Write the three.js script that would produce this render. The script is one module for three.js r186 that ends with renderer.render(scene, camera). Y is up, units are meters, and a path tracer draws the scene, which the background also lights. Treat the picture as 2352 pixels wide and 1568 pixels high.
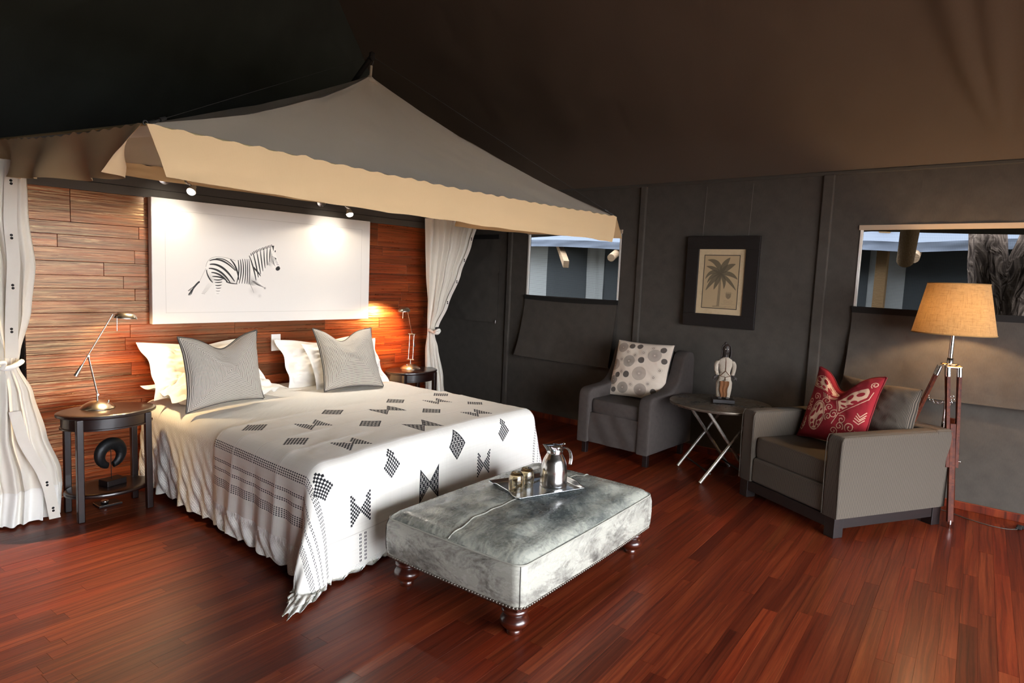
import * as THREE from 'three';
import { mergeGeometries, toCreasedNormals } from 'three/addons/utils/BufferGeometryUtils.js';
import { RoundedBoxGeometry } from 'three/addons/geometries/RoundedBoxGeometry.js';
import { createNoise2D } from 'simplex-noise';

// ---------------------------------------------------------------- camera, sky, exposure
const scene = new THREE.Scene();
const camera = new THREE.PerspectiveCamera(55.906, 2352 / 1568, 0.05, 200);
camera.rotation.order = 'YXZ';
camera.rotation.set(-0.1000758, -0.8694034, 0.0424816);
camera.position.set(0, 1.5, 0);
const SKY = 21, EXPOSURE = 1.0;
{ // soft overcast sky, a little brighter towards the zenith
  const w = 64, h = 32, d = new Float32Array(w * h * 4);
  for (let j = 0; j < h; j++) for (let i = 0; i < w; i++) {
    const e = Math.max(0, (j + 0.5) / h * 2 - 1), k = SKY * (0.85 + 0.3 * e), o = (j * w + i) * 4;
    d[o] = 0.93 * k; d[o + 1] = 0.98 * k; d[o + 2] = 1.06 * k; d[o + 3] = 1;
  }
  const t = new THREE.DataTexture(d, w, h, THREE.RGBAFormat, THREE.FloatType);
  t.mapping = THREE.EquirectangularReflectionMapping; t.magFilter = THREE.LinearFilter; t.minFilter = THREE.LinearFilter; t.needsUpdate = true;
  scene.background = t;
}
const renderer = new THREE.WebGLRenderer({ antialias: true });
renderer.toneMapping = THREE.LinearToneMapping;
renderer.toneMappingExposure = EXPOSURE;
renderer.shadowMap.enabled = true;

// ---------------------------------------------------------------- helpers
let seed = 7;
const rnd = () => { seed = (seed * 1664525 + 1013904223) >>> 0; return seed / 4294967296; };
const rr = (a, b) => a + (b - a) * rnd();
const N2 = createNoise2D(rnd);
const fbm = (x, y, o = 4) => { let s = 0, a = 0.5; for (let i = 0; i < o; i++) { s += a * N2(x, y); x *= 2.03; y *= 2.03; a *= 0.5; } return s; };
const clamp = (x, a = 0, b = 1) => Math.min(b, Math.max(a, x));
const smooth = (a, b, x) => { const t = clamp((x - a) / (b - a)); return t * t * (3 - 2 * t); };
const mix = (a, b, t) => a + (b - a) * t;
const V = (x, y, z) => new THREE.Vector3(x, y, z);
const used = new Map();
const numbered = (n) => { const k = used.get(n) || 0; used.set(n, k + 1); return k ? `${n}_${String(k).padStart(3, '0')}` : n; };
function tag(o, label, category, group, kind) { if (label) o.userData.label = label; if (category) o.userData.category = category; if (group) o.userData.group = group; if (kind) o.userData.kind = kind; return o; }
function thing(name, label, category, group) { const o = new THREE.Group(); o.name = numbered(name); scene.add(o); return tag(o, label, category, group); }
function part(name, geo, mat, parent, label) {
  const m = new THREE.Mesh(Array.isArray(geo) ? merge(geo) : geo, mat); m.name = name; m.castShadow = m.receiveShadow = true; parent.add(m);
  if (label) m.userData.label = label;
  return m;
}
function struct(name, geo, mat) { const m = part(name, geo, mat, scene); m.userData.kind = 'structure'; return m; }
function top(name, geo, mat, label, category, group) { const m = part(numbered(name), geo, mat, scene); return tag(m, label, category, group); }
const merge = (list) => list.length === 1 ? list[0] : mergeGeometries(list.map((g) => { const q = g.index ? g.toNonIndexed() : g.clone(); for (const k of Object.keys(q.attributes)) if (!['position', 'normal', 'uv'].includes(k)) q.deleteAttribute(k); return q; }));
function uvBox(g, s = 1, turn = false) { // uv in metres, by the axis each face looks along
  g = g.index ? g.toNonIndexed() : g;
  const p = g.attributes.position, uv = new Float32Array(p.count * 2), a = V(), b = V(), c = V(), n = V();
  for (let i = 0; i < p.count; i += 3) {
    a.fromBufferAttribute(p, i); b.fromBufferAttribute(p, i + 1); c.fromBufferAttribute(p, i + 2);
    n.subVectors(c, b).cross(a.clone().sub(b)); const x = Math.abs(n.x), y = Math.abs(n.y), z = Math.abs(n.z);
    [a, b, c].forEach((q, k) => {
      let u, v;
      if (y >= x && y >= z) { u = q.x; v = q.z; } else if (x >= z) { u = q.z; v = q.y; } else { u = q.x; v = q.y; }
      if (turn) [u, v] = [v, u];
      uv[(i + k) * 2] = u * s; uv[(i + k) * 2 + 1] = v * s;
    });
  }
  g.setAttribute('uv', new THREE.BufferAttribute(uv, 2)); return g;
}
const rbox = (w, h, d, r, x = 0, y = 0, z = 0, seg = 3) => uvBox(new RoundedBoxGeometry(w, h, d, seg, Math.min(r, w / 2.01, h / 2.01, d / 2.01)).translate(x, y, z));
const box = (x0, x1, y0, y1, z0, z1) => uvBox(new THREE.BoxGeometry(x1 - x0, y1 - y0, z1 - z0).translate((x0 + x1) / 2, (y0 + y1) / 2, (z0 + z1) / 2));
const lathe = (pts, n = 32) => new THREE.LatheGeometry(pts.map(([r, y]) => new THREE.Vector2(r, y)), n);
function smoothProfile(pts, n = 40) { const c = new THREE.CatmullRomCurve3(pts.map(([r, y]) => V(r, y, 0)), false, 'centripetal'); return c.getPoints(n).map((p) => [Math.max(0.0001, p.x), p.y]); }
function bar(a, b, r0, r1 = r0, n = 12) { const d = b.clone().sub(a), g = new THREE.CylinderGeometry(r1, r0, d.length(), n, 1); g.translate(0, d.length() / 2, 0); g.applyQuaternion(new THREE.Quaternion().setFromUnitVectors(V(0, 1, 0), d.normalize())); return g.translate(a.x, a.y, a.z); }
function beam(a, b, w, t, ref = V(0, 0, 1), bevel = 0.002) { // rectangular bar from a to b; w along ref
  const d = b.clone().sub(a), L = d.length(); d.normalize(); const x = ref.clone().addScaledVector(d, -ref.dot(d)).normalize(), z = x.clone().cross(d);
  return rbox(w, L, t, bevel, 0, L / 2, 0, 2).applyMatrix4(new THREE.Matrix4().makeBasis(x, d, z).setPosition(a));
}
const tube = (pts, r, n = 64, k = 8, closed = false) => new THREE.TubeGeometry(new THREE.CatmullRomCurve3(pts, closed, 'centripetal'), n, r, k, closed);
function loft(rings, { cap0 = false, cap1 = false, uv = null } = {}) { // rings: closed loops of equal length, first point repeated at the end
  const m = rings[0].length, pos = [], uvs = [], idx = []; let v = 0;
  rings.forEach((R, j) => { let u = 0; if (j) v += R[0].distanceTo(rings[j - 1][0]); R.forEach((p, i) => { if (i) u += p.distanceTo(R[i - 1]); pos.push(p.x, p.y, p.z); const q = uv ? uv(p, u, v) : [u, v]; uvs.push(q[0], q[1]); }); });
  for (let j = 0; j < rings.length - 1; j++) for (let i = 0; i < m - 1; i++) { const a = j * m + i, b = a + m; idx.push(a, b, a + 1, a + 1, b, b + 1); }
  const cap = (j, flip) => { const c = V(); rings[j].slice(0, -1).forEach((p) => c.add(p)); c.divideScalar(m - 1); const k = pos.length / 3; pos.push(c.x, c.y, c.z); const q = uv ? uv(c, 0, v) : [c.x, c.z]; uvs.push(q[0], q[1]); for (let i = 0; i < m - 1; i++) flip ? idx.push(k, j * m + i, j * m + i + 1) : idx.push(k, j * m + i + 1, j * m + i); };
  if (cap0) cap(0, true); if (cap1) cap(rings.length - 1, false);
  const g = new THREE.BufferGeometry(); g.setAttribute('position', new THREE.Float32BufferAttribute(pos, 3)); g.setAttribute('uv', new THREE.Float32BufferAttribute(uvs, 2)); g.setIndex(idx); g.computeVertexNormals();
  const n = g.attributes.normal, A = V(), B = V();
  rings.forEach((R, j) => { if (R[0].distanceTo(R[m - 1]) < 1e-6) { A.fromBufferAttribute(n, j * m); B.fromBufferAttribute(n, j * m + m - 1); A.add(B).normalize(); n.setXYZ(j * m, A.x, A.y, A.z); n.setXYZ(j * m + m - 1, A.x, A.y, A.z); } });
  return g;
}
function sheet(f, nu, nv, th = 0.003, uvf = (u, v) => [u, v]) { // cloth with a thickness; f(u, v) -> Vector3
  const P = []; for (let j = 0; j <= nv; j++) for (let i = 0; i <= nu; i++) P.push(f(i / nu, j / nv));
  const W = nu + 1, tri = []; for (let j = 0; j < nv; j++) for (let i = 0; i < nu; i++) { const a = j * W + i; tri.push(a, a + 1, a + W, a + 1, a + W + 1, a + W); }
  const base = new THREE.BufferGeometry(); base.setAttribute('position', new THREE.Float32BufferAttribute(P.flatMap((p) => [p.x, p.y, p.z]), 3)); base.setIndex(tri); base.computeVertexNormals();
  const n = base.attributes.normal, pos = [], nor = [], uv = [], idx = [], C = P.length;
  for (const s of [1, -1]) P.forEach((p, k) => { const i = k % W, j = (k - i) / W, q = uvf(i / nu, j / nv, p); pos.push(p.x + s * th / 2 * n.getX(k), p.y + s * th / 2 * n.getY(k), p.z + s * th / 2 * n.getZ(k)); nor.push(s * n.getX(k), s * n.getY(k), s * n.getZ(k)); uv.push(q[0], q[1]); });
  for (let t = 0; t < tri.length; t += 3) { idx.push(tri[t], tri[t + 1], tri[t + 2]); idx.push(C + tri[t], C + tri[t + 2], C + tri[t + 1]); }
  const edge = (a, b) => idx.push(a, C + a, b, b, C + a, C + b);
  for (let i = 0; i < nu; i++) { edge(i, i + 1); edge(nv * W + i + 1, nv * W + i); }
  for (let j = 0; j < nv; j++) { edge((j + 1) * W, j * W); edge(j * W + nu, (j + 1) * W + nu); }
  const g = new THREE.BufferGeometry(); g.setAttribute('position', new THREE.Float32BufferAttribute(pos, 3)); g.setAttribute('normal', new THREE.Float32BufferAttribute(nor, 3)); g.setAttribute('uv', new THREE.Float32BufferAttribute(uv, 2)); g.setIndex(idx); return g;
}
function rrect(w, d, r, y, n = 8, bulge = 0) { // rounded rectangle loop in the xz plane, counter-clockwise from above
  const o = [], c = [[w / 2 - r, d / 2 - r, 0], [-w / 2 + r, d / 2 - r, 1], [-w / 2 + r, -d / 2 + r, 2], [w / 2 - r, -d / 2 + r, 3]], corner = [];
  for (const [x, z, k] of c) for (let i = 0; i <= n; i++) { const a = (k + i / n) * Math.PI / 2; corner.push([x + r * Math.cos(a), z + r * Math.sin(a)]); }
  corner.push(corner[0]);
  for (let i = 0; i < corner.length - 1; i++) { // long edges get points in between so that they can bulge
    const [a, b] = [corner[i], corner[i + 1]], L = Math.hypot(b[0] - a[0], b[1] - a[1]), k = (i % (n + 1) === n) ? 14 : 1;
    for (let s = 0; s < k; s++) { const t = s / k, e = k > 1 ? bulge * Math.sin(Math.PI * t) : 0, nx = (b[1] - a[1]) / L, nz = -(b[0] - a[0]) / L; o.push(V(mix(a[0], b[0], t) + nx * e, y, mix(a[1], b[1], t) + nz * e)); }
  }
  o.push(o[0].clone()); return o.reverse();
}
function dataTex(w, h, fn, { srgb = true, rx = 1, ry = 1 } = {}) {
  const d = new Uint8Array(w * h * 4);
  for (let j = 0; j < h; j++) for (let i = 0; i < w; i++) { const c = fn(i / w, j / h, i, j), o = (j * w + i) * 4; d[o] = clamp(c[0]) * 255; d[o + 1] = clamp(c[1]) * 255; d[o + 2] = clamp(c[2]) * 255; d[o + 3] = 255; }
  const t = new THREE.DataTexture(d, w, h); t.wrapS = t.wrapT = THREE.RepeatWrapping; t.magFilter = THREE.LinearFilter; t.minFilter = THREE.LinearMipmapLinearFilter; t.generateMipmaps = true;
  if (srgb) t.colorSpace = THREE.SRGBColorSpace; t.repeat.set(rx, ry); t.needsUpdate = true; return t;
}
function canvasTex(w, h, draw, { rx = 1, ry = 1, wrap = true, srgb = true } = {}) {
  const c = document.createElement('canvas'); c.width = w; c.height = h; draw(c.getContext('2d'), w, h);
  const t = new THREE.CanvasTexture(c); if (srgb) t.colorSpace = THREE.SRGBColorSpace; if (wrap) t.wrapS = t.wrapT = THREE.RepeatWrapping; t.repeat.set(rx, ry); t.anisotropy = 8; return t;
}
const grey = (g) => [g, g, g];
const std = (o) => new THREE.MeshStandardMaterial(o);
const phy = (o) => new THREE.MeshPhysicalMaterial(o);
const srgb = (h) => new THREE.Color(h);
const lin = (r, g, b) => new THREE.Color().setRGB(r, g, b);
function light(l, parent, at) { l.castShadow = true; if (l.shadow && l.shadow.mapSize) l.shadow.mapSize.set(1024, 1024); l.position.copy(at); parent.add(l); if (l.target) parent.add(l.target); return l; }

// ---------------------------------------------------------------- materials
const woodMap = (len, wid, deep, mid, pale, knots) => dataTex(1024, 1024, (u, v) => { // u runs along the grain
  const x = u * len, y = v * wid, warp = 0.012 * fbm(x * 1.1, y * 9, 3);
  const ring = fbm(x * 0.7, (y + warp) * 34, 4), fine = fbm(x * 7, y * 620, 2), band = fbm(x * 0.35 + 9, y * 7, 3);
  const t = clamp(0.5 + 0.55 * ring + 0.45 * band), dark = smooth(0.1, 0.55, fbm(x * 0.9 + 31, (y + warp) * 60, 3));
  const k = 1 + 0.16 * fine - 0.45 * dark * knots;
  return [0, 1, 2].map((i) => k * (t < 0.5 ? mix(deep[i], mid[i], t * 2) : mix(mid[i], pale[i], t * 2 - 1)));
});
const floorWood = woodMap(2.4, 0.6, [0.31, 0.105, 0.05], [0.41, 0.155, 0.075], [0.50, 0.225, 0.115], 0.4);
const wallWood = woodMap(2.4, 0.6, [0.30, 0.085, 0.03], [0.46, 0.165, 0.065], [0.62, 0.29, 0.12], 0.8);
const scuff = dataTex(512, 512, (u, v) => grey(0.5 + 0.4 * fbm(u * 6, v * 6, 4) + 0.25 * fbm(u * 40, v * 40, 2)), { srgb: false });
const roughWall = dataTex(512, 512, (u, v) => grey(0.60 + 0.30 * fbm(u * 5, v * 40, 4) + 0.12 * fbm(u * 60, v * 60, 2)), { srgb: false });
const bumpWall = dataTex(512, 512, (u, v) => grey(0.5 + 0.35 * fbm(u * 4, v * 30, 4) + 0.25 * fbm(u * 14, v * 14, 3)), { srgb: false });
const weave = dataTex(256, 256, (u, v, i, j) => { const a = Math.sin(i / 256 * 2 * Math.PI * 32), b = Math.sin(j / 256 * 2 * Math.PI * 32); return grey(0.5 + 0.22 * ((i >> 2) + (j >> 2) & 1 ? a : b) + 0.18 * fbm(u * 20, v * 20, 2)); }, { srgb: false });
const mottle = dataTex(512, 512, (u, v) => grey(0.90 + 0.16 * fbm(u * 5, v * 5, 4) + 0.08 * fbm(u * 90, v * 20, 2)), { srgb: false });
const weaveAt = (k, t = weave) => { const c = t.clone(); c.repeat.set(k, k); c.needsUpdate = true; return c; };
const fabric = (hex, k = 8, bump = 0.0006, extra = {}) => std({ color: srgb(hex), roughness: 0.95, bumpMap: weaveAt(k), bumpScale: bump, ...extra });

const tones = [[1, 1, 1], [0.78, 0.70, 0.68], [1.12, 1.16, 1.12], [0.9, 0.98, 1.02], [0.62, 0.56, 0.60], [1.06, 0.88, 0.82], [0.92, 1.06, 0.98]];
const floorMats = tones.map((t) => phy({ color: lin(...t), map: floorWood, roughness: 0.45, specularIntensity: 0.32, bumpMap: scuff, bumpScale: 0.0004, clearcoat: 0.16, clearcoatRoughness: 0.22 }));
const wallTones = [[1, 1, 1], [0.72, 0.66, 0.62], [1.15, 1.1, 1.05], [0.86, 0.9, 0.9], [1.2, 1.28, 1.25], [0.95, 0.8, 0.75]];
const plankMats = wallTones.map((t) => phy({ color: lin(...t), map: wallWood, roughness: 0.62, roughnessMap: roughWall, bumpMap: bumpWall, bumpScale: 0.003, ior: 1.85, specularColor: lin(1, 0.68, 0.32), clearcoat: 0.25, clearcoatRoughness: 0.24 }));
const M = {
  canvas: std({ color: srgb('#4d4740'), map: weaveAt(1.2, mottle), roughness: 0.95, bumpMap: weaveAt(7), bumpScale: 0.0005 }),
  canvasDark: std({ color: srgb('#45413b'), roughness: 0.95, bumpMap: weaveAt(7), bumpScale: 0.0005 }),
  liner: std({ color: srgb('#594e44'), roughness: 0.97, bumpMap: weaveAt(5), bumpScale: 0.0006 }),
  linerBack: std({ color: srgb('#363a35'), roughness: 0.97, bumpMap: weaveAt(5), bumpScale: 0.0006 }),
  band: std({ color: srgb('#5a554f'), roughness: 0.9, bumpMap: weaveAt(7), bumpScale: 0.0004 }),
  black: std({ color: srgb('#15120f'), roughness: 0.85 }),
  skirting: phy({ color: lin(0.8, 0.75, 0.7), map: wallWood, roughness: 0.45, clearcoat: 0.3 }),
  darkWood: phy({ color: lin(0.075, 0.06, 0.06), map: floorWood, roughness: 0.4, clearcoat: 0.55, clearcoatRoughness: 0.12 }),
  blackWood: phy({ color: lin(0.045, 0.038, 0.038), map: floorWood, roughness: 0.55, clearcoat: 0.12, clearcoatRoughness: 0.3 }),
  legWood: phy({ color: lin(0.36, 0.34, 0.36), map: floorWood, roughness: 0.3, clearcoat: 0.7, clearcoatRoughness: 0.2 }),
  lampWood: phy({ color: lin(0.55, 0.62, 0.5), map: floorWood, roughness: 0.55, specularIntensity: 0.4 }),
  steel: phy({ color: lin(0.62, 0.60, 0.57), metalness: 1, roughness: 0.26 }),
  brushed: phy({ color: lin(0.70, 0.68, 0.65), metalness: 1, roughness: 0.2 }),
  chrome: phy({ color: lin(0.78, 0.78, 0.78), metalness: 1, roughness: 0.08 }),
  nickel: phy({ color: lin(0.60, 0.54, 0.46), metalness: 1, roughness: 0.28 }),
  tray: phy({ color: lin(0.66, 0.70, 0.74), metalness: 1, roughness: 0.27 }),
  worn: phy({ color: srgb('#b7b0a4'), metalness: 0.55, roughness: 0.5, roughnessMap: scuff, bumpMap: scuff, bumpScale: 0.0006 }),
  tableTop: phy({ color: srgb('#857b6e'), metalness: 0.85, roughness: 0.75, roughnessMap: scuff, bumpMap: scuff, bumpScale: 0.0006 }),
  iron: std({ color: srgb('#1b1c1e'), metalness: 0.5, roughness: 0.45, bumpMap: scuff, bumpScale: 0.002 }),
  plastic: phy({ color: srgb('#f2f0ea'), roughness: 0.35, clearcoat: 0.3 }),
  wire: std({ color: srgb('#3b3a38'), metalness: 0.6, roughness: 0.5 }),
  linen: fabric('#f4f0e8', 14, 0.0004),
  cord: std({ color: srgb('#4a4038'), roughness: 0.6 }),
};

// ---------------------------------------------------------------- floor and its boards
const FA = 0.075; // the boards run a few degrees off the headboard wall
{
  const floor = struct('floor', box(-0.9, 5.47, -0.06, -0.0035, -6.2, 2.6), M.blackWood);
  const W = 0.0685, boards = [], shape = (L, du, dv) => { // a board with eased top edges
    const hw = W / 2, e = 0.0005, t = 0.0105, y = [-t, -e, 0], x0 = 0, x1 = L, P = [];
    const ring = (yy, i) => [V(x0 + i, yy, -hw + i), V(x1 - i, yy, -hw + i), V(x1 - i, yy, hw - i), V(x0 + i, yy, hw - i)];
    const A = ring(y[0], 0.0002), B = ring(y[1], 0.0002), C = ring(y[2], e), pos = [], uv = [];
    const quad = (a, b, c, d) => [a, b, c, a, c, d].forEach((p) => { pos.push(p.x, p.y, p.z); uv.push(du + p.x / 2.4, dv + (p.z + hw) / 0.6); });
    quad(C[3], C[2], C[1], C[0]); for (let i = 0; i < 4; i++) { const k = (i + 1) % 4; quad(C[i], C[k], B[k], B[i]); quad(B[i], B[k], A[k], A[i]); }
    const g = new THREE.BufferGeometry(); g.setAttribute('position', new THREE.Float32BufferAttribute(pos, 3)); g.setAttribute('uv', new THREE.Float32BufferAttribute(uv, 2)); g.computeVertexNormals(); return g;
  };
  const c = Math.cos(FA), s = Math.sin(FA), eye = V(0, 1.5, 0), fwd = V(0, 0, -1).applyEuler(camera.rotation);
  for (let row = -100; row < 150; row++) { // rows in the turned frame, cut where they meet the walls
    const zz = -0.664 + row * W; let lo = -0.9, hi = 5.47;
    const at = (x) => [c * x + s * zz, -s * x + c * zz], from = (X) => (X - s * zz) / c;
    let a = from(lo + 0.004), b = from(hi - 0.004);
    if (s > 0) { a = Math.max(a, (c * zz - 2.596) / s); b = Math.min(b, (c * zz + 6.196) / s); }
    if (b - a < 0.1) continue;
    for (let x = a - rr(0, 0.8); x < b;) {
      const L = rr(0.55, 1.3), x0 = Math.max(x, a), x1 = Math.min(x + L, b); x += L; if (x1 - x0 < 0.03) continue;
      const [wx, wz] = at((x0 + x1) / 2), d = V(wx, 0, wz).sub(eye), p = V(wx, 0, wz).project(camera);
      boards.push({ x: x0, L: x1 - x0, zz, tone: Math.floor(rnd() * rnd() * tones.length * 1.35) % tones.length, far: d.length() + (d.dot(fwd) < 0.2 || Math.abs(p.x) > 1.12 || Math.abs(p.y) > 1.15 ? 50 : 0), du: rnd() * 0.5, dv: rnd() * 0.88, y: rr(-0.0006, 0.0003) });
    }
  }
  scene.updateMatrixWorld(); boards.sort((p, q) => p.far - q.far);
  const rest = tones.map(() => []);
  boards.forEach((b, i) => {
    const g = shape(b.L, b.du, b.dv), x = c * b.x + s * b.zz, z = -s * b.x + c * b.zz;
    if (i < 296) { const m = part('floorboard', g, floorMats[b.tone], floor); m.position.set(x, b.y, z); m.rotation.y = FA; }
    else rest[b.tone].push(g.rotateY(FA).translate(x, b.y, z));
  });
  const all = rest.map((l) => merge(l)), m = part('floorboards', mergeGeometries(all, true), floorMats, floor); m.userData.kind = 'stuff';
}

// ---------------------------------------------------------------- tent shell
const ridge = (z) => 3.92, RX = 2.6, WX = 5.47, WH = 2.405;
// a wall panel of canvas that is not quite flat; plane x = X, faces -x
const panelX = (X, z0, z1, y0, y1, amp = 0.006, th = 0.03, crease = () => 0) => { const W = z1 - z0, H = y1 - y0; return sheet((u, v) => { const z = z0 + W * u, y = y0 + H * v, e = Math.min(1, 12 * u * (1 - u)) * Math.min(1, 12 * v * (1 - v)); return V(X + th / 2 + e * amp * (1.6 * fbm(z * 1.3 + X, y * 0.9, 3)) - e * crease(z, y), y, z); }, Math.max(3, Math.ceil(W * 26)), Math.max(3, Math.ceil(H * 18)), th, (u, v) => [z0 + W * u, y0 + H * v]); };
const W1 = { z0: -4.444, z1: -3.286, y0: 1.312, y1: 1.965 }, W2 = { z0: -1.203, z1: 0.06, y0: 1.383, y1: 1.968 };
{
  const solid = [[-6.2, -4.70, 0, WH], [-4.70, W1.z0, 0, WH], [W1.z1, -3.06, 0, WH], [W1.z0, W1.z1, 0, W1.y0], [W1.z0, W1.z1, W1.y1, WH], [-3.06, -1.455, 0, WH], [-1.455, W2.z0, 0, WH], [W2.z0, W2.z1, 0, W2.y0], [W2.z0, W2.z1, W2.y1, WH], [W2.z1, 2.63, 0, WH]];
  struct('wall_right', solid.map((s) => panelX(WX, s[0], s[1], s[2], s[3], 0.004, 0.03, s[0] === W2.z0 && s[2] === W2.y1 ? (z, y) => [-0.95, -0.80, -0.62, -0.30].reduce((t, q, i) => t + (0.010 - 0.0015 * i) * Math.exp(-(((z - q + (y - 2.0) * -0.55) / 0.035) ** 2)) * smooth(2.42, 2.15, y), 0) : undefined)), M.canvas);
  struct('wall_left', box(-0.94, -0.9, 0, 2.11, -6.2, 2.63), M.canvasDark);
  struct('wall_back', box(-0.94, 5.5, 0, WH + 0.02, -6.24, -6.2), M.canvasDark);
  const gable = new THREE.Shape([[-0.6, 2.22], [4.3, 2.22], [4.3, 0], [5.5, 0], [5.5, WH], [RX, 3.95], [-0.94, 2.11], [-0.94, 0], [-0.6, 0]].map((p) => new THREE.Vector2(...p)));
  struct('wall_front', uvBox(new THREE.ExtrudeGeometry(gable, { depth: 0.04, bevelEnabled: false }).translate(0, 0, 2.6)), M.canvasDark);
  // roof: right slope, left slope, and the hip behind the headboard wall
  const HZ = -4.25, slab = 0.03;
  const right = (u, v) => { // u along the wall, v up the slope
    const z0 = mix(-6.2, 2.64, u), z1 = mix(HZ, 2.64, u), z = mix(z0, z1, v), x = mix(WX + 0.06, RX, v), y = mix(WH - 0.01, ridge(z), v);
    const sag = 0.10 * Math.sin(Math.PI * v) * (0.6 + 0.4 * Math.sin(z * 1.7)), run = (WX - x);
    const f1 = -0.34 - 0.29 * run + 0.07 * run * run, f2 = -0.345 - 0.055 * run, sg = 0.022 + 0.045 * run, pleat = 0.04 * smooth(0.02, 0.9, run) * (Math.exp(-(((z - f1) / sg) ** 2)) + 0.9 * Math.exp(-(((z - f2 + 0.01) / (sg * 0.8)) ** 2)) + 0.5 * Math.exp(-(((z - f2 - 0.22 * run) / sg) ** 2)));
    const k = smooth(0, 0.2, u); return V(x, y + k * (0.03 * fbm(x * 0.8, z * 0.8, 3) * Math.sin(Math.PI * v) - sag * 0.6 - pleat), z);
  };
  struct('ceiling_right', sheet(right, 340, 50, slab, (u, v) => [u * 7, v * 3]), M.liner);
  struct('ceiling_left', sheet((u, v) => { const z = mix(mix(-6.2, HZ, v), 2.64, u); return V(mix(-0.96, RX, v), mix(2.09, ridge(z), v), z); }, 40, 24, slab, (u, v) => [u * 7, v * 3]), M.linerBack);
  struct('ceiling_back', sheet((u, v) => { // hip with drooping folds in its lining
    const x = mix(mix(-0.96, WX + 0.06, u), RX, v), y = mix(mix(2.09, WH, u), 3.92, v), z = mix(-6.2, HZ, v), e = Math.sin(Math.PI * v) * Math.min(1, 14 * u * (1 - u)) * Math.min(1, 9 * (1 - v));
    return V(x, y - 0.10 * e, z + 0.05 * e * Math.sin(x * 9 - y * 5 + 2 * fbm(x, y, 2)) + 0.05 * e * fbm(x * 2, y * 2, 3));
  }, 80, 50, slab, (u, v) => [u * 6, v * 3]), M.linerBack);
  // covered poles that hold the wall panels
  [[-4.726, -4.666], [-3.099, -3.035], [-1.497, -1.412]].forEach(([a, b], i) => struct(`trim_${i + 1}`, rbox(0.04, WH - 0.01, b - a, 0.012, WX - 0.004, WH / 2 - 0.005, (a + b) / 2), M.canvas));
  struct('baseboard_right', [rbox(0.022, 0.056, 8.8, 0.004, WX - 0.011, 0.028, -1.8)].map((g) => uvBox(g, 0.4, true)), M.skirting);
  struct('trim_4', rbox(0.02, 0.03, 8.8, 0.008, WX - 0.01, WH - 0.004, -1.8), M.canvasDark);
}
// windows: binding strips, insect screen, black sill
[[W1, 1], [W2, 2]].forEach(([w, n]) => {
  const g = new THREE.Group(); g.name = `window_${n}`; g.userData.kind = 'structure'; scene.add(g);
  const beige = std({ color: srgb('#b8a48c'), roughness: 0.9 }), white = std({ color: srgb('#e6e3da'), roughness: 0.8 });
  part('window_head', box(WX - 0.012, WX + 0.02, w.y1 - 0.004, w.y1 + 0.032, w.z0 - 0.01, w.z1 + 0.01), beige, g);
  part('window_jamb', box(WX - 0.006, WX + 0.025, w.y0, w.y1, w.z0, w.z0 + 0.016), white, g);
  part('window_jamb', box(WX - 0.006, WX + 0.025, w.y0, w.y1, w.z1 - 0.016, w.z1), white, g);
  part('window_sill', sheet((u, v) => V(WX - 0.016, w.y0 + 0.004 - 0.047 * v - 0.012 * Math.sin(Math.PI * u) * (n === 1 ? 1 : 0.3), mix(w.z0 - 0.008, w.z1 + 0.004, u)), 24, 3, 0.014), M.black, g);
  const screen = dataTex(64, 64, (u, v, i, j) => grey(0.50 - (j % 8 < 2 ? 0.14 : 0) - (i % 8 < 1 ? 0.05 : 0)), { rx: 1, ry: 1 });
  const pane = uvBox(new THREE.PlaneGeometry(w.z1 - w.z0, w.y1 - w.y0).rotateY(-Math.PI / 2).translate(WX + 0.018, (w.y0 + w.y1) / 2, (w.z0 + w.z1) / 2), 12);
  part('insect_screen', pane, phy({ color: lin(1, 1, 1), map: screen, transmission: 1, thickness: 0, roughness: 0, ior: 1.02, specularIntensity: 0.1 }), g);
});
// canvas blinds let down below the windows
function blind(w, yb, zb0, zb1, flare, label) {
  const f = (u, v) => { const z = mix(mix(w.z0, zb0, Math.pow(v, 1.6)), mix(w.z1, zb1, Math.pow(v, 1.6)), u), y = mix(w.y0 - 0.035, yb, v) - 0.012 * Math.sin(Math.PI * u) * v; return V(WX - 0.02 - flare * Math.pow(v, 1.5) * (0.75 + 0.25 * Math.cos(u * 6.2)) - 0.016 * v * fbm(z * 2.5, y * 1.6, 3), y, z); };
  return top('window_blind', [sheet(f, 50, 40, 0.004, (u, v, p) => [p.z, p.y]), tube(Array.from({ length: 14 }, (_, i) => f(i / 13, 1)), 0.007, 50, 8)], M.canvas, label, 'blind');
}
blind(W1, 0.652, -4.52, -3.318, 0.055, 'grey canvas blind hanging below the window behind the dark grey armchair');
blind(W2, 0.775, -1.215, 0.08, 0.06, 'canvas blind below the window behind the tripod lamp, lit warm by it');
// zipped canvas door in the dark behind the right curtain
{
  const d = new THREE.Group(); d.name = 'door_1'; d.userData.kind = 'structure'; scene.add(d);
  part('door_flap', sheet((u, v) => V(WX - 0.012 - 0.012 * fbm(u * 3, v * 4, 2) - 0.03 * Math.sin(Math.PI * u) * v, mix(1.915, 0.975, v), mix(-5.75, -4.845, u)), 30, 30, 0.004, (u, v, p) => [p.z, p.y]), M.canvas, d);
  part('door_head', box(WX - 0.022, WX - 0.004, 1.915, 1.965, -5.75, -4.86), M.black, d);
  part('zip_pull', rbox(0.006, 0.04, 0.012, 0.003, WX - 0.03, 0.985, -4.858), M.steel, d);
}
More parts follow.
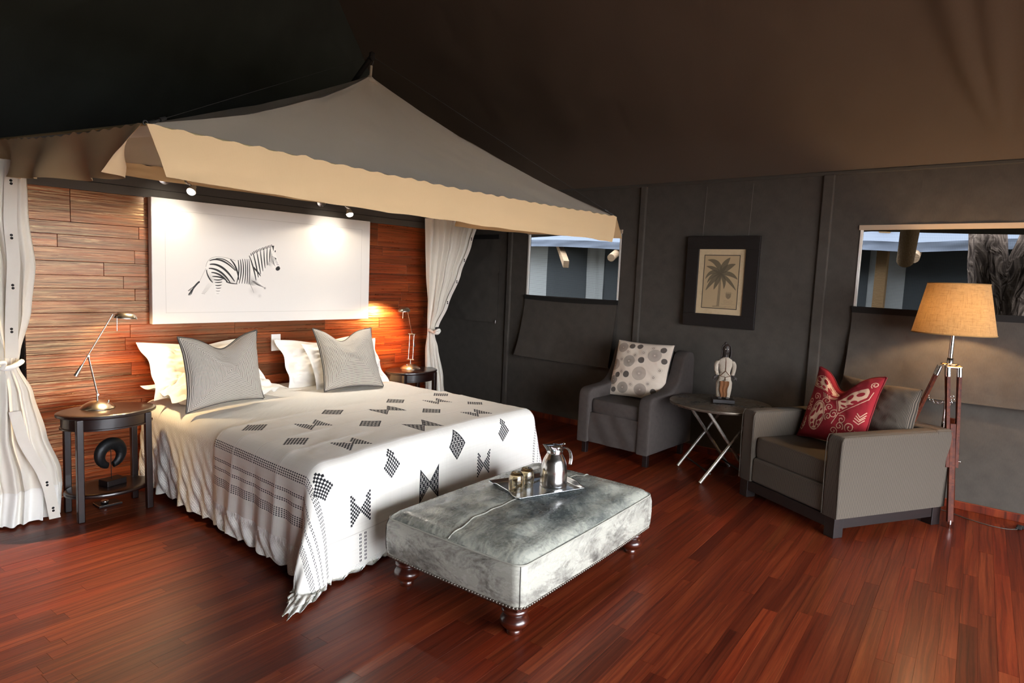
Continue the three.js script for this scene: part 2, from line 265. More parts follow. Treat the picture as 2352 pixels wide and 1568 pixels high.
// headboard wall: a low partition faced with old planks
{
  const HZ = -4.65, X0 = 1.03, X1 = 4.225;
  const wall = struct('wall_headboard', box(X0, X1, 0, 2.16, HZ - 0.11, HZ - 0.022), M.band);
  struct('trim_5', [box(X0 - 0.01, X1 + 0.005, 1.92, 1.974, HZ - 0.024, HZ + 0.004), box(X0 - 0.01, X1 + 0.005, 1.978, 2.17, HZ - 0.024, HZ - 0.002)], M.band);
  let y = 0; const rows = [];
  while (y < 1.915) { let h = y > 1.72 ? 1.92 - y : rr(0.074, 0.086); if (1.92 - y < 0.13) h = 1.92 - y; rows.push([y, h]); y += h; }
  for (const [y0, h] of rows) for (let x = X0 - rr(0, 0.5); x < X1;) {
    const L = rr(0.5, 1.2), a = Math.max(x, X0), b = Math.min(x + L, X1); x += L; if (b - a < 0.03) continue;
    const g = new RoundedBoxGeometry(b - a - 0.0016, h - 0.0018, 0.022, 1, 0.0016), p = g.attributes.position, uv = g.attributes.uv, du = rnd() * 0.5, dv = rnd() * 0.8;
    for (let i = 0; i < p.count; i++) uv.setXY(i, du + (p.getX(i) + 0.6) / 2.4, dv + (p.getY(i) + 0.06) / 0.6);
    part('plank', g, plankMats[Math.floor(rnd() * plankMats.length)], wall).position.set((a + b) / 2, y0 + h / 2, HZ - 0.011 + rr(-0.0015, 0.002));
  }
}

// ---------------------------------------------------------------- bed, covers, pillows
const B = { cx: 2.6, hw: 0.955, zh: -4.6, L: 2.06, T: 0.562, r: 0.075 };
const skew = (x, b) => 0.105 * (x - 1.645) * clamp(b / B.L, -0.2, 1.1);
function drape(a, b, off, wob = 0) { // cloth coordinates across / along the bed -> place
  const s = Math.sign(a) || 1, da = Math.max(0, Math.abs(a) - (B.hw - B.r)), db = Math.max(0, b - (B.L - B.r)), q = Math.hypot(da, db), arc = B.r * Math.PI / 2;
  let out = 0, down = 0;
  if (q > 0 && q < arc) { const t = q / B.r; out = B.r * Math.sin(t); down = B.r * (1 - Math.cos(t)); } else if (q >= arc) { out = B.r; down = B.r + (q - arc) * 0.992; }
  const phi = q > 0 ? Math.atan2(db, da) : 0, k = Math.sin(2 * phi) ** 2, ph = phi - 0.22 * Math.sin(2 * phi), ca = q > 0 ? Math.cos(ph) : 0, sa = q > 0 ? Math.sin(ph) : 0;
  const h = Math.max(0, down - 0.07);
  out += h * (0.03 + 0.24 * k) + off * (q > 0 ? Math.min(1, q / arc) : 0);
  const side = ca * ca, fold = Math.sin(b * 17 + 2.2 * Math.sin(b * 3.1)) * 0.5 + 0.5;
  out += h * side * (0.045 * fold + 0.02 * Math.sin(b * 41 + s)) + h * sa * sa * 0.03 * Math.sin(a * 7 + 1) + wob * h * 0.05 * Math.sin(b * 61 + a * 53);
  let y = B.T + 0.022 * (1 - Math.min(1, (a / B.hw) ** 2)) * (1 - clamp(down * 8)) - down + off * (1 - clamp(q / arc) * 0.7) + 0.005 * fbm(a * 3.2, b * 3.2, 3) * (1 - clamp(down * 10));
  const fl = 0.010 + off;
  if (y < fl) { out += (fl - y) * 0.45; y = fl + 0.012 * Math.abs(Math.sin(a * 30 + b * 30)) * clamp((fl - y) * 30); }
  const x = B.cx + s * (Math.min(Math.abs(a), B.hw - B.r) + out * ca);
  return V(x, y, B.zh + Math.min(b, B.L - B.r) + out * sa - skew(x, b));
}
{
  const bed = thing('bed', 'wide double bed with dark base standing against the plank wall', 'bed');
  const quad = (y0, y1, in0, r) => { // box with the bed's slanted foot
    const g = new RoundedBoxGeometry(2 * (B.hw - in0), y1 - y0, B.L - 0.06, 4, r).translate(B.cx, (y0 + y1) / 2, B.zh + 0.01 + (B.L - 0.06) / 2), p = g.attributes.position;
    for (let i = 0; i < p.count; i++) p.setZ(i, p.getZ(i) - skew(p.getX(i), p.getZ(i) - B.zh)); g.computeVertexNormals(); return uvBox(g);
  };
  part('mattress', quad(0.31, 0.552, 0.025, 0.07), M.linen, bed);
  part('bed_base', quad(0.09, 0.31, 0.05, 0.02), M.blackWood, bed);
  for (const [x, z] of [[1.75, -4.45], [3.45, -4.45], [1.76, -2.72], [3.42, -2.9]]) part('leg', lathe([[0.001, 0], [0.025, 0], [0.03, 0.1], [0.001, 0.1]], 16).translate(x, 0, z), M.blackWood, bed);
}
const waffle = dataTex(256, 256, (u, v) => { const s = 8, a = (u + v) * s, b = (u - v) * s, d = Math.min(Math.abs(a - Math.round(a)), Math.abs(b - Math.round(b))); return grey(0.35 + 0.6 * smooth(0.05, 0.32, d)); }, { srgb: false });
{
  const A0 = -1.455, A1 = 1.45, B1 = 2.62;
  const spread = (u, v) => { let a = mix(A0, A1, u), b = mix(0.0, B1, v); const e = Math.abs(a) > 1.3 ? (Math.abs(a) - 1.3) / 0.15 : 0; a -= Math.sign(a) * 0.022 * e * (1 - Math.abs(Math.sin(b * 22))); if (v > 0.94) b -= 0.02 * (v - 0.94) / 0.06 * (1 - Math.abs(Math.sin(a * 22))); return drape(a, b, 0.004, 0.4); };
  top('bedspread', sheet(spread, 190, 170, 0.005, (u, v) => [mix(A0, A1, u), mix(0, B1, v)]),
    std({ color: srgb('#f1ede4'), roughness: 0.95, bumpMap: weaveAt(9, waffle), bumpScale: 0.0022 }), 'white honeycomb-weave bedspread with scalloped hem hanging over the bed side', 'bedspread');
  const inner = (u, v) => { const a = mix(-1.46, 1.46, u), b = mix(0.0, 2.5, v); const p = drape(a, b, -0.012, 0); return p; };
  void inner;
}
// throw with black woven motifs
const TH = { a0: -1.31, a1: 1.26, b0: 1.075, b1: 2.545 };
const throwMap = canvasTex(2048, 1172, (c, w, h) => {
  c.fillStyle = '#f1ece2'; c.fillRect(0, 0, w, h);
  const k = w / (TH.a1 - TH.a0), X = (a) => (a - TH.a0) * k, Y = (b) => h - (TH.b1 - b) * k - (h - (TH.b1 - TH.b0) * k) * 0;
  c.strokeStyle = 'rgba(205,195,178,.55)'; c.lineWidth = 1; for (let i = 0; i < 420; i++) { c.globalAlpha = 0.25 * rnd(); c.beginPath(); const y = rnd() * h; c.moveTo(0, y); c.lineTo(w, y); c.stroke(); const x = rnd() * w; c.beginPath(); c.moveTo(x, 0); c.lineTo(x, h); c.stroke(); } c.globalAlpha = 1;
  const ink = '#17171b';
  const dots = (inside, x, y, rx, ry, n) => { c.fillStyle = ink; const s = 2 * rx / n; for (let i = 0; i <= n; i++) for (let j = 0; j <= Math.ceil(2 * ry / s); j++) { const u = -rx + i * s, v = -ry + j * s; if (inside(u / rx, v / ry) && (i + j) % 2 === 0) { c.beginPath(); c.rect(x + u - s * 0.56, y + v - s * 0.56, s * 1.12, s * 1.12); c.fill(); } } };
  const bars = (x, y, rx, ry, path) => { c.save(); c.beginPath(); path(); c.closePath(); c.fillStyle = ink; c.fill(); c.clip(); c.fillStyle = '#efe9de'; const s = rx / 2.6; for (let i = -6; i <= 6; i++) for (let j = -6; j <= 6; j++) { const px = x + (i - j) * s * 0.5, py = y + (i + j) * s * 0.5 * ry / rx; const odd = (i + j) & 1; for (const t of [-1, 1]) odd ? c.fillRect(px - s * 0.33, py + t * s * 0.15 - s * 0.07, s * 0.66, s * 0.13) : c.fillRect(px + t * s * 0.15 - s * 0.07, py - s * 0.33, s * 0.13, s * 0.66); } c.restore(); c.strokeStyle = ink; c.lineWidth = 4; c.beginPath(); path(); c.closePath(); c.stroke(); };
  const diamond = (a, b, kind, r = 0.072, q = 0.073) => { const x = X(a), y = Y(b), rx = r * k, ry = q * k; kind ? bars(x, y, rx * 1.15, ry * 1.15, () => { c.moveTo(x, y - ry * 1.15); c.lineTo(x + rx * 1.15, y); c.lineTo(x, y + ry * 1.15); c.lineTo(x - rx * 1.15, y); }) : dots((u, v) => Math.abs(u) + Math.abs(v) <= 1.04, x, y, rx, ry, 12); };
  const bow = (a, b, kind, r = 0.07, q = 0.085) => { const x = X(a), y = Y(b), rx = r * k, ry = q * k; kind ? bars(x, y, rx * 1.2, ry * 1.2, () => { c.moveTo(x - rx * 1.2, y - ry * 1.2); c.lineTo(x + rx * 0.1, y - ry * 0.1); c.lineTo(x + rx * 1.2, y - ry * 1.2); c.lineTo(x + rx * 1.2, y + ry * 1.2); c.lineTo(x, y + ry * 0.15); c.lineTo(x - rx * 1.2, y + ry * 1.2); }) : dots((u, v) => Math.abs(v) <= 0.16 + 0.88 * Math.abs(u), x, y, rx, ry, 12); };
  [[1.815, 0], [2.353, 1], [2.889, 1], [3.353, 0]].forEach(([x, t]) => diamond(x - B.cx, 1.185, t));
  [[2.081, 0], [2.653, 1], [3.134, 0]].forEach(([x, t]) => bow(x - B.cx, 1.385, t));
  [[1.826, 0], [2.34, 1], [2.869, 1], [3.325, 0]].forEach(([x, t]) => diamond(x - B.cx, 1.605, t));
  [[2.005, 0], [2.548, 1], [3.065, 0]].forEach(([x, t]) => bow(x - B.cx, 1.865, t));
  [[1.674, 0], [2.12, 0], [2.657, 1], [3.133, 0]].forEach(([x, t]) => diamond(x - B.cx, 2.105, t, 0.062, 0.068));
  [[1.904, 0], [2.419, 1], [2.931, 0]].forEach(([x, t]) => bow(x - B.cx, 2.275, t, 0.062, 0.078));
  const dash = (a, b0, b1, n, gap) => { for (let i = 0; i < n; i++) { c.strokeStyle = '#2b2a2b'; c.lineWidth = 4; c.setLineDash([9, 6]); c.beginPath(); c.moveTo(X(a) + i * gap, Y(b0)); c.lineTo(X(a) + i * gap, Y(b1)); c.stroke(); } c.setLineDash([]); };
  for (const s of [-1, 1]) [[0.965, 4], [1.055, 2], [1.105, 2], [1.165, 5]].forEach(([a, n]) => dash(s > 0 ? a - 0.03 : -a - n * 0.0085, TH.b0, TH.b1 + 0.05, n, 8));
  dash(1.895 - B.cx, 2.40, TH.b1, 2, 7); dash(1.93 - B.cx, 2.40, TH.b1, 2, 7);
  c.strokeStyle = 'rgba(255,252,246,.95)'; c.lineWidth = 4; for (const b of [1.09, 1.29, 1.50, 1.735, 2.0]) { c.beginPath(); c.moveTo(0, Y(b)); c.lineTo(w, Y(b)); c.stroke(); }
  c.strokeStyle = 'rgba(140,128,112,.4)'; c.lineWidth = 2; for (const b of [1.094, 1.294, 1.504, 1.739, 2.39]) { c.beginPath(); c.moveTo(0, Y(b)); c.lineTo(w, Y(b)); c.stroke(); }
}, { wrap: false });
{
  const t = thing('throw', 'white woven throw with black diamond and bow-tie motifs across the bed foot', 'throw');
  const cloth = std({ map: throwMap, roughness: 0.95, bumpMap: weaveAt(1, weave), bumpScale: 0.0004 }); cloth.bumpMap.repeat.set(40, 24);
  const ab = (u, v) => [mix(TH.a0, TH.a1, u), mix(TH.b0, TH.b1, v)];
  const wave = (a, b) => 0.0025 * Math.exp(-(((b - 1.09) / 0.012) ** 2)) + 0.002 * [1.29, 1.5, 1.735].reduce((s, q) => s + Math.exp(-(((b - q) / 0.009) ** 2)), 0);
  part('woven_cloth', sheet((u, v) => { const [a, b] = ab(u, v); return drape(a, b, 0.013 + wave(a, b)); }, 190, 130, 0.004, (u, v) => [u, 1 - v]), cloth, t);
  const strands = [];
  for (const a0 of [TH.a0, TH.a1]) for (let b = TH.b0; b < TH.b1; b += 0.0075) {
    const s = Math.sign(a0), len = rr(0.022, 0.045), p = [0, 0.5, 1].map((q) => drape(a0 + s * len * q, b + (q ? rr(-0.006, 0.006) : 0), 0.014));
    strands.push(bar(p[0], p[1], 0.0022, 0.0018, 5), bar(p[1], p[2], 0.0018, 0.0008, 5));
  }
  part('fringe', strands, M.linen, t, 'knotted white fringe').userData.kind = 'stuff';
}
// pillows and cushions; local origin at the middle of the bottom edge, +z the face
function cushion(w, h, t, { pinch = 0.09, notch = 0, flange = 0, wrinkle = 0.01, s = 0, n = 44, dentX = 0 } = {}) {
  const half = (side) => {
    const pos = [], uv = [], idx = [];
    for (let j = 0; j <= n; j++) for (let i = 0; i <= n; i++) {
      const u = i / n * 2 - 1, v = j / n * 2 - 1, iu = flange ? clamp(Math.abs(u) / (1 - flange / w * 2)) : Math.abs(u), iv = flange ? clamp(Math.abs(v) / (1 - flange / h * 2)) : Math.abs(v);
      let z = t / 2 * Math.pow(Math.max(0, (1 - iu ** 2.4) * (1 - iv ** 2.4)), 0.5);
      let x = w / 2 * u * (1 - pinch * (1 - v * v) * u * u), y = h / 2 * v * (1 - pinch * (1 - u * u) * v * v);
      const cut = notch * Math.exp(-(((u - dentX) / 0.42) ** 2)) * smooth(-0.15, 1, v); y -= cut; z *= 1 - 0.45 * Math.exp(-(((u - dentX) / 0.22) ** 2)) * smooth(0.0, 1, v) * (notch ? 1 : 0);
      const wr = wrinkle * (fbm(u * 1.8 + s, v * 1.8 - s, 3) + 0.5 * fbm(u * 5 + s, v * 5, 2)); z = side * (z * (1 + 6 * wr)) + wr * (flange ? 1.6 : 0.4);
      if (flange && (iu >= 1 || iv >= 1)) z = 0.004 * side + 0.014 * Math.sin(u * 9 + s) * Math.cos(v * 7 + s);
      const rim = i === 0 || j === 0 || i === n || j === n; if (rim && !flange) z = wr * 0.4;
      if (rim && flange) z -= 0.004 * side;
      pos.push(x, y + h / 2, z); uv.push(i / n, j / n);
    }
    for (let j = 0; j < n; j++) for (let i = 0; i < n; i++) { const a = j * (n + 1) + i, b = a + n + 1; side > 0 ? idx.push(a, a + 1, b, a + 1, b + 1, b) : idx.push(a, b, a + 1, a + 1, b, b + 1); }
    const g = new THREE.BufferGeometry(); g.setAttribute('position', new THREE.Float32BufferAttribute(pos, 3)); g.setAttribute('uv', new THREE.Float32BufferAttribute(uv, 2)); g.setIndex(idx); g.computeVertexNormals(); return g;
  };
  const f = half(1), p = f.attributes.position, rim = [];
  for (let i = 0; i < n; i += 2) rim.push(i); for (let j = 0; j < n; j += 2) rim.push(j * (n + 1) + n); for (let i = n; i > 0; i -= 2) rim.push(n * (n + 1) + i); for (let j = n; j > 0; j -= 2) rim.push(j * (n + 1));
  const edge = tube(rim.map((k) => V(p.getX(k), p.getY(k), p.getZ(k))), 0.0045, 160, 6, true);
  return { body: merge([f, half(-1)]), edge };
}
function pose(o, bl, br, lean, lift = 0) { // stand a cushion on the line bl-br, leaning back by lean radians
  const ex = br.clone().sub(bl).normalize(), up = V(0, 1, 0), back = up.clone().cross(ex).normalize(), ey = up.clone().addScaledVector(ex, -ex.y).normalize().multiplyScalar(Math.cos(lean)).addScaledVector(back, Math.sin(lean)).normalize(), ez = ex.clone().cross(ey).normalize();
  o.quaternion.setFromRotationMatrix(new THREE.Matrix4().makeBasis(ex, ey, ez)); o.position.copy(bl).add(br).multiplyScalar(0.5).y += lift; return o;
}
const mitred = canvasTex(1024, 1024, (c, w) => { c.fillStyle = '#cfc6b8'; c.fillRect(0, 0, w, w); c.strokeStyle = '#35322f'; for (let i = 0; i < 34; i++) { const r = 6 + i * 15; c.lineWidth = 5; c.strokeRect(w / 2 - r, w / 2 - r, 2 * r, 2 * r); } });
{
  const white = fabric('#f6f2ea', 10, 0.0005), fill = (label, o, bl, br, lean) => { const g = thing('pillow', label, 'pillow', 'white bed pillows'), c = cushion(...o); part('pillowcase', c.body, white, g); return pose(g, bl, br, lean); };
  const flat = fill('white pillow lying flat and crumpled under the upright one beside the left lamp', [0.80, 0.46, 0.17, { flange: 0.045, s: 4, wrinkle: 0.03 }], V(1.63, 0.655, -4.07), V(2.42, 0.655, -4.10), 1.5); void flat;
  fill('white pillow propped upright behind the cushion nearest the left lamp', [0.82, 0.42, 0.20, { flange: 0.05, s: 1, wrinkle: 0.022, notch: 0.03 }], V(1.62, 0.63, -4.30), V(2.42, 0.63, -4.36), 0.62);
  fill('white pillow at the back, against the planks under the right end of the zebra picture', [0.80, 0.42, 0.17, { flange: 0.05, s: 7, wrinkle: 0.02, notch: 0.03 }], V(2.60, 0.575, -4.36), V(3.36, 0.575, -4.40), 0.50);
  fill('white flanged pillow in front of another, behind the cushion nearest the right lamp', [0.74, 0.40, 0.19, { flange: 0.045, s: 9, wrinkle: 0.02, notch: 0.02 }], V(2.72, 0.575, -4.18), V(3.42, 0.575, -4.24), 0.5);
  const cm = std({ map: mitred, roughness: 0.95, bumpMap: weaveAt(12), bumpScale: 0.0004 }), piping = std({ color: srgb('#4a4642'), roughness: 0.9 });
  const cu = (label, o, bl, br, lean) => { const g = thing('cushion', label, 'cushion', 'pinstriped square cushions on the bed'), c = cushion(...o); part('cushion_cover', c.body, cm, g); part('piping', c.edge, piping, g); return pose(g, bl, br, lean, 0.012); };
  cu('grey and cream cushion with concentric square stripes, on the bed nearest the left lamp', [0.555, 0.465, 0.17, { notch: 0.075, s: 2, pinch: 0.11 }], V(1.66, 0.585, -3.945), V(2.195, 0.60, -4.03), 0.13);
  cu('striped square cushion with a creased lower corner, on the bed nearest the right lamp', [0.51, 0.50, 0.17, { notch: 0.085, s: 5, pinch: 0.11, dentX: -0.15 }], V(2.70, 0.585, -4.07), V(3.20, 0.578, -4.02), 0.44);
}

// ---------------------------------------------------------------- picture, spotlights, switch on the headboard wall
const zebra = canvasTex(2000, 948, (c, W, H) => {
  const s = W / 1000; c.fillStyle = '#e9e4dd'; c.fillRect(0, 0, W, H); c.scale(s, s);
  c.strokeStyle = '#b5aea4'; c.lineWidth = 0.8; c.strokeRect(48, 42, 904, 390);
  c.lineCap = 'round'; c.lineJoin = 'round';
  const blot = (x, y, r, col) => { const g = c.createRadialGradient(x, y, 0, x, y, r); g.addColorStop(0, col); g.addColorStop(1, 'rgba(233,228,221,0)'); c.fillStyle = g; c.beginPath(); c.arc(x, y, r, 0, 7); c.fill(); };
  const body = new Path2D('M201 250 C203 226 220 212 242 209 C270 207 300 212 322 222 C340 213 362 209 375 208 C390 195 400 176 420 162 C440 152 470 148 484 149 L496 153 L500 166 L503 186 C508 200 516 216 525 233 L523 245 C519 254 508 256 498 250 C490 242 476 240 466 232 C456 238 446 262 430 284 C424 302 432 312 453 331 C440 330 410 320 395 322 C380 314 350 316 330 317 C305 317 285 316 270 300 C268 330 262 352 250 366 L236 362 C238 336 236 322 224 312 C206 296 200 275 201 250 Z');
  c.save(); c.clip(body); c.fillStyle = '#efebe4'; c.fillRect(190, 140, 350, 240);
  blot(300, 322, 60, 'rgba(70,64,60,.30)'); blot(215, 300, 40, 'rgba(70,64,60,.35)'); blot(390, 310, 46, 'rgba(60,56,52,.45)'); blot(470, 228, 26, 'rgba(60,56,52,.35)');
  // tapered stripes: from, bend, to, width
  const st = (x0, y0, x1, y1, x2, y2, w, col = '#191614') => { c.fillStyle = col; c.beginPath(); const n = 22, L = [], R = []; for (let i = 0; i <= n; i++) { const t = i / n, x = (1 - t) ** 2 * x0 + 2 * t * (1 - t) * x1 + t * t * x2, y = (1 - t) ** 2 * y0 + 2 * t * (1 - t) * y1 + t * t * y2, dx = 2 * (1 - t) * (x1 - x0) + 2 * t * (x2 - x1), dy = 2 * (1 - t) * (y1 - y0) + 2 * t * (y2 - y1), q = Math.hypot(dx, dy) || 1, r = w / 2 * Math.pow(Math.sin(Math.PI * (0.08 + 0.84 * t)), 0.6); L.push([x - dy / q * r, y + dx / q * r]); R.push([x + dy / q * r, y - dx / q * r]); } L.concat(R.reverse()).forEach((p, i) => i ? c.lineTo(...p) : c.moveTo(...p)); c.fill(); };
  st(215, 226, 262, 202, 322, 262, 6.5); st(216, 240, 268, 230, 318, 306, 8.5); st(212, 256, 262, 254, 300, 312, 8); st(222, 272, 262, 272, 292, 314, 7); st(226, 288, 258, 286, 280, 300, 6); st(300, 216, 330, 240, 336, 300, 6.5); st(240, 216, 290, 206, 330, 268, 4);
  st(232, 300, 252, 304, 268, 298, 4.5); st(236, 311, 252, 313, 266, 309, 4.2); st(238, 323, 250, 326, 264, 321, 4); st(240, 334, 250, 337, 262, 333, 3.6, '#3a3532'); st(240, 345, 249, 348, 258, 345, 3.2, '#6c6560'); st(242, 356, 248, 358, 254, 356, 2.6, '#98918a');
  st(202, 262, 206, 292, 228, 312, 5); st(282, 308, 300, 318, 330, 316, 7);
  [332, 342, 352, 362, 371, 380].forEach((x, i) => st(x, 212 - i * 0.3, x + 12 - i * 1.2, 262, x - 6 + i * 1.5, 314, 5 - i * 0.2));
  for (let i = 0; i < 7; i++) { const t = i / 6, x = mix(383, 478, t), y = mix(200, 152, Math.pow(t, 0.7)); st(x, y, mix(402, 470, t), mix(246, 196, t), mix(412, 474, t), mix(300, 220, t), 5.6 - t * 1.6); }
  for (let i = 0; i < 5; i++) st(392 + i * 6, 232 + i * 6, 408 + i * 5, 262 + i * 3, 428 + i * 2, 268 + i * 5, 3.2);
  for (let i = 0; i < 6; i++) st(484 + i * 5, 196 + i * 8, 496 + i * 4, 198 + i * 8, 502 + i * 3.6, 204 + i * 6, 1.7, '#3a3633'); for (let i = 0; i < 6; i++) st(478 + i * 3, 164 + i * 9, 476 + i * 3, 190 + i * 7, 480 + i * 4, 222 + i * 3, 1.4, '#4a4541');
  for (let i = 0; i < 7; i++) st(392 + i * 4, 300 + i * 3, 402 + i * 5, 306 + i * 3, 410 + i * 6, 302 + i * 4, 1.8, '#4d4844');
  c.restore();
  c.fillStyle = '#141210'; c.beginPath(); c.ellipse(512, 246, 11, 8.5, -0.45, 0, 7); c.fill(); c.beginPath(); c.ellipse(501, 203, 4, 2.4, 0.5, 0, 7); c.fill();
  c.beginPath(); c.moveTo(484, 150); c.lineTo(494, 148); c.lineTo(490, 172); c.closePath(); c.fill(); c.beginPath(); c.ellipse(499, 172, 2.4, 4.4, 0.2, 0, 7); c.fill();
  for (let i = 0; i < 16; i++) { const t = i / 15, x = mix(384, 484, t), y = mix(202, 150, Math.pow(t, 0.62)); c.lineWidth = 3.4; c.strokeStyle = i % 2 ? '#191614' : '#5a534d'; c.beginPath(); c.moveTo(x, y + 3); c.lineTo(x - 2, y - 4); c.stroke(); }
  c.strokeStyle = 'rgba(60,55,50,.55)'; c.lineWidth = 1.4; c.stroke(new Path2D('M201 250 C203 226 220 212 242 209 C270 207 300 212 322 222 M205 260 C204 285 212 302 226 312')); c.strokeStyle = 'rgba(90,84,78,.4)'; c.stroke(new Path2D('M201 256 C194 268 180 300 175 310'));
  for (let i = 0; i < 26; i++) { c.strokeStyle = `rgba(20,17,15,${0.5 + 0.4 * rnd()})`; c.lineWidth = 1.8; c.beginPath(); c.moveTo(176 - rnd() * 4, 308 + rnd() * 5); c.quadraticCurveTo(158 + rr(-5, 5), 322 + rr(-4, 6), 134 + rr(-4, 12), 362 + rr(-16, 4)); c.stroke(); }
  for (let i = 0; i < 9; i++) { c.strokeStyle = `rgba(60,54,50,${0.5 - i * 0.05})`; c.lineWidth = 1.6; c.beginPath(); c.moveTo(184 + i * 4 - i, 356 - i * 5); c.lineTo(196 + i * 4, 354 - i * 5 + 4); c.stroke(); }
  blot(395, 345, 26, 'rgba(120,112,104,.28)'); blot(428, 366, 14, 'rgba(70,64,60,.5)'); blot(452, 332, 8, 'rgba(40,36,34,.8)'); blot(410, 350, 34, 'rgba(150,142,134,.25)');
  c.strokeStyle = 'rgba(70,64,60,.6)'; c.lineWidth = 2; c.stroke(new Path2D('M396 306 C412 320 436 322 453 332 M384 312 C392 330 398 340 402 352'));
  const fade = c.createLinearGradient(0, 322, 0, 380); fade.addColorStop(0, 'rgba(233,228,221,0)'); fade.addColorStop(1, 'rgba(233,228,221,.9)'); c.fillStyle = fade; c.fillRect(225, 322, 240, 60);
}, { wrap: false });
{
  const p = thing('picture', 'large white panoramic picture of a running zebra above the bed', 'picture'), x0 = 1.713, x1 = 3.474, y0 = 1.083, y1 = 1.922, z = -4.59;
  part('frame', rbox(x1 - x0, y1 - y0, 0.05, 0.004, (x0 + x1) / 2, (y0 + y1) / 2, z - 0.0265), std({ color: srgb('#efe9e2'), roughness: 0.6 }), p);
  part('print', new THREE.BoxGeometry(x1 - x0 - 0.004, y1 - y0 - 0.004, 0.003).translate((x0 + x1) / 2, (y0 + y1) / 2, z), phy({ map: zebra, roughness: 0.55 }), p, 'black and white print of a running zebra');
}
const glow = (c, k) => std({ color: 0x000000, emissive: c, emissiveIntensity: k });
[[1.849, 1.960, 'spotlight over the left end of the zebra picture, near the fold of the canopy', [-1.35, -1.75, 0.85], 34, 0.47, lin(1, 0.74, 0.42)], [3.055, 1.939, 'spotlight over the right end of the zebra picture, half hidden by the canopy edge', [0.0, -1.96, 0.75], 4.2, 0.85, lin(1, 0.92, 0.82)]].forEach(([x, y, label, aim, power, cone, tint]) => {
  const g = thing('spotlight', label, 'spotlight', 'spotlights over the picture'), z = -4.30;
  part('wall_plate', lathe([[0.001, 0], [0.045, 0], [0.042, 0.014], [0.001, 0.018]], 28).rotateX(Math.PI / 2).translate(x - 0.03, y + 0.10, -4.652), M.steel, g);
  part('arm', tube([V(x - 0.03, y + 0.10, -4.64), V(x - 0.03, y + 0.105, -4.5), V(x - 0.03, y + 0.09, -4.36), V(x - 0.026, y + 0.05, z - 0.01), V(x - 0.004, y + 0.036, z)], 0.006, 40), M.steel, g);
  const dir = V(...aim).normalize(), q = new THREE.Quaternion().setFromUnitVectors(V(0, -1, 0), dir);
  part('lamp_head', lathe(smoothProfile([[0.001, 0.045], [0.014, 0.043], [0.018, 0.025], [0.028, 0.002], [0.030, -0.004], [0.026, -0.006], [0.024, 0.0]]), 32).applyQuaternion(q).translate(x, y, z), M.steel, g);
  part('bulb', lathe(smoothProfile([[0.001, 0.002], [0.022, 0.0], [0.026, -0.006], [0.022, -0.018], [0.010, -0.024], [0.001, -0.025]], 20), 28).applyQuaternion(q).translate(x, y, z), glow(lin(1, 0.93, 0.8), 10), g, 'glowing lamp face');
  const at = V(x, y, z).addScaledVector(dir, 0.012), wide = new THREE.SpotLight(lin(1, 0.88, 0.7), 0.6, 0, 1.38, 0.12, 2); wide.shadow.radius = 1; light(wide, g, at); wide.target.position.copy(at).add(V(0, -1, 0));
  const back = new THREE.SpotLight(lin(1, 0.93, 0.82), 0.6, 0, 0.62, 1, 2); back.shadow.radius = 1; light(back, g, at); back.target.position.set(x, y - 0.09, -4.60);
  const beam = new THREE.SpotLight(tint, power, 0, cone, 0.7, 2); beam.shadow.radius = 1; light(beam, g, at); beam.target.position.copy(at).add(dir);
});
{
  const g = thing('light_switch', 'white light switch plate with round knob on the planks between the pillows', 'switch');
  part('switch_plate', rbox(0.078, 0.131, 0.012, 0.004, 2.632, 0.911, -4.644), M.plastic, g);
  part('rotary_knob', lathe([[0.001, 0.012], [0.012, 0.011], [0.015, 0.002], [0.022, 0.001], [0.022, -0.002], [0.001, -0.002]], 28).rotateX(Math.PI / 2).translate(2.634, 0.914, -4.638), M.plastic, g);
}

// ---------------------------------------------------------------- nightstands and what stands on them
function nightstand(cx, cz, yTop, label) {
  const g = thing('nightstand', label, 'nightstand', 'oval nightstands'), a = 0.262, b = 0.192;
  const oval = (p) => toCreasedNormals(lathe(p, 56).scale(a, 1, b), 0.5);
  part('tabletop', uvBox(oval(smoothProfile([[0.001, yTop], [0.985, yTop], [1.0, yTop - 0.004], [1.0, yTop - 0.012], [0.985, yTop - 0.018], [0.001, yTop - 0.018]], 60))), M.darkWood, g).position.set(cx, 0, cz);
  part('apron', uvBox(oval([[0.001, yTop - 0.018], [0.90, yTop - 0.018], [0.90, yTop - 0.078], [0.925, yTop - 0.08], [0.925, yTop - 0.088], [0.90, yTop - 0.09], [0.001, yTop - 0.09]])), M.darkWood, g).position.set(cx, 0, cz);
  part('shelf', uvBox(oval(smoothProfile([[0.001, 0.15], [0.86, 0.15], [0.875, 0.145], [0.875, 0.134], [0.86, 0.13], [0.001, 0.13]], 60))), M.darkWood, g).position.set(cx, 0, cz);
  for (const sx of [-1, 1]) for (const sz of [-1, 1]) part('leg', beam(V(cx + sx * 0.182, 0, cz + sz * 0.118), V(cx + sx * 0.178, yTop - 0.02, cz + sz * 0.114), 0.036, 0.036, V(1, 0, 0), 0.005), M.darkWood, g);
  return g;
}
nightstand(1.33, -4.25, 0.615, 'dark oval nightstand left of the bed with a ring sculpture on its shelf');
nightstand(3.85, -4.435, 0.62, 'dark oval nightstand at the far right of the bed by the curtain');
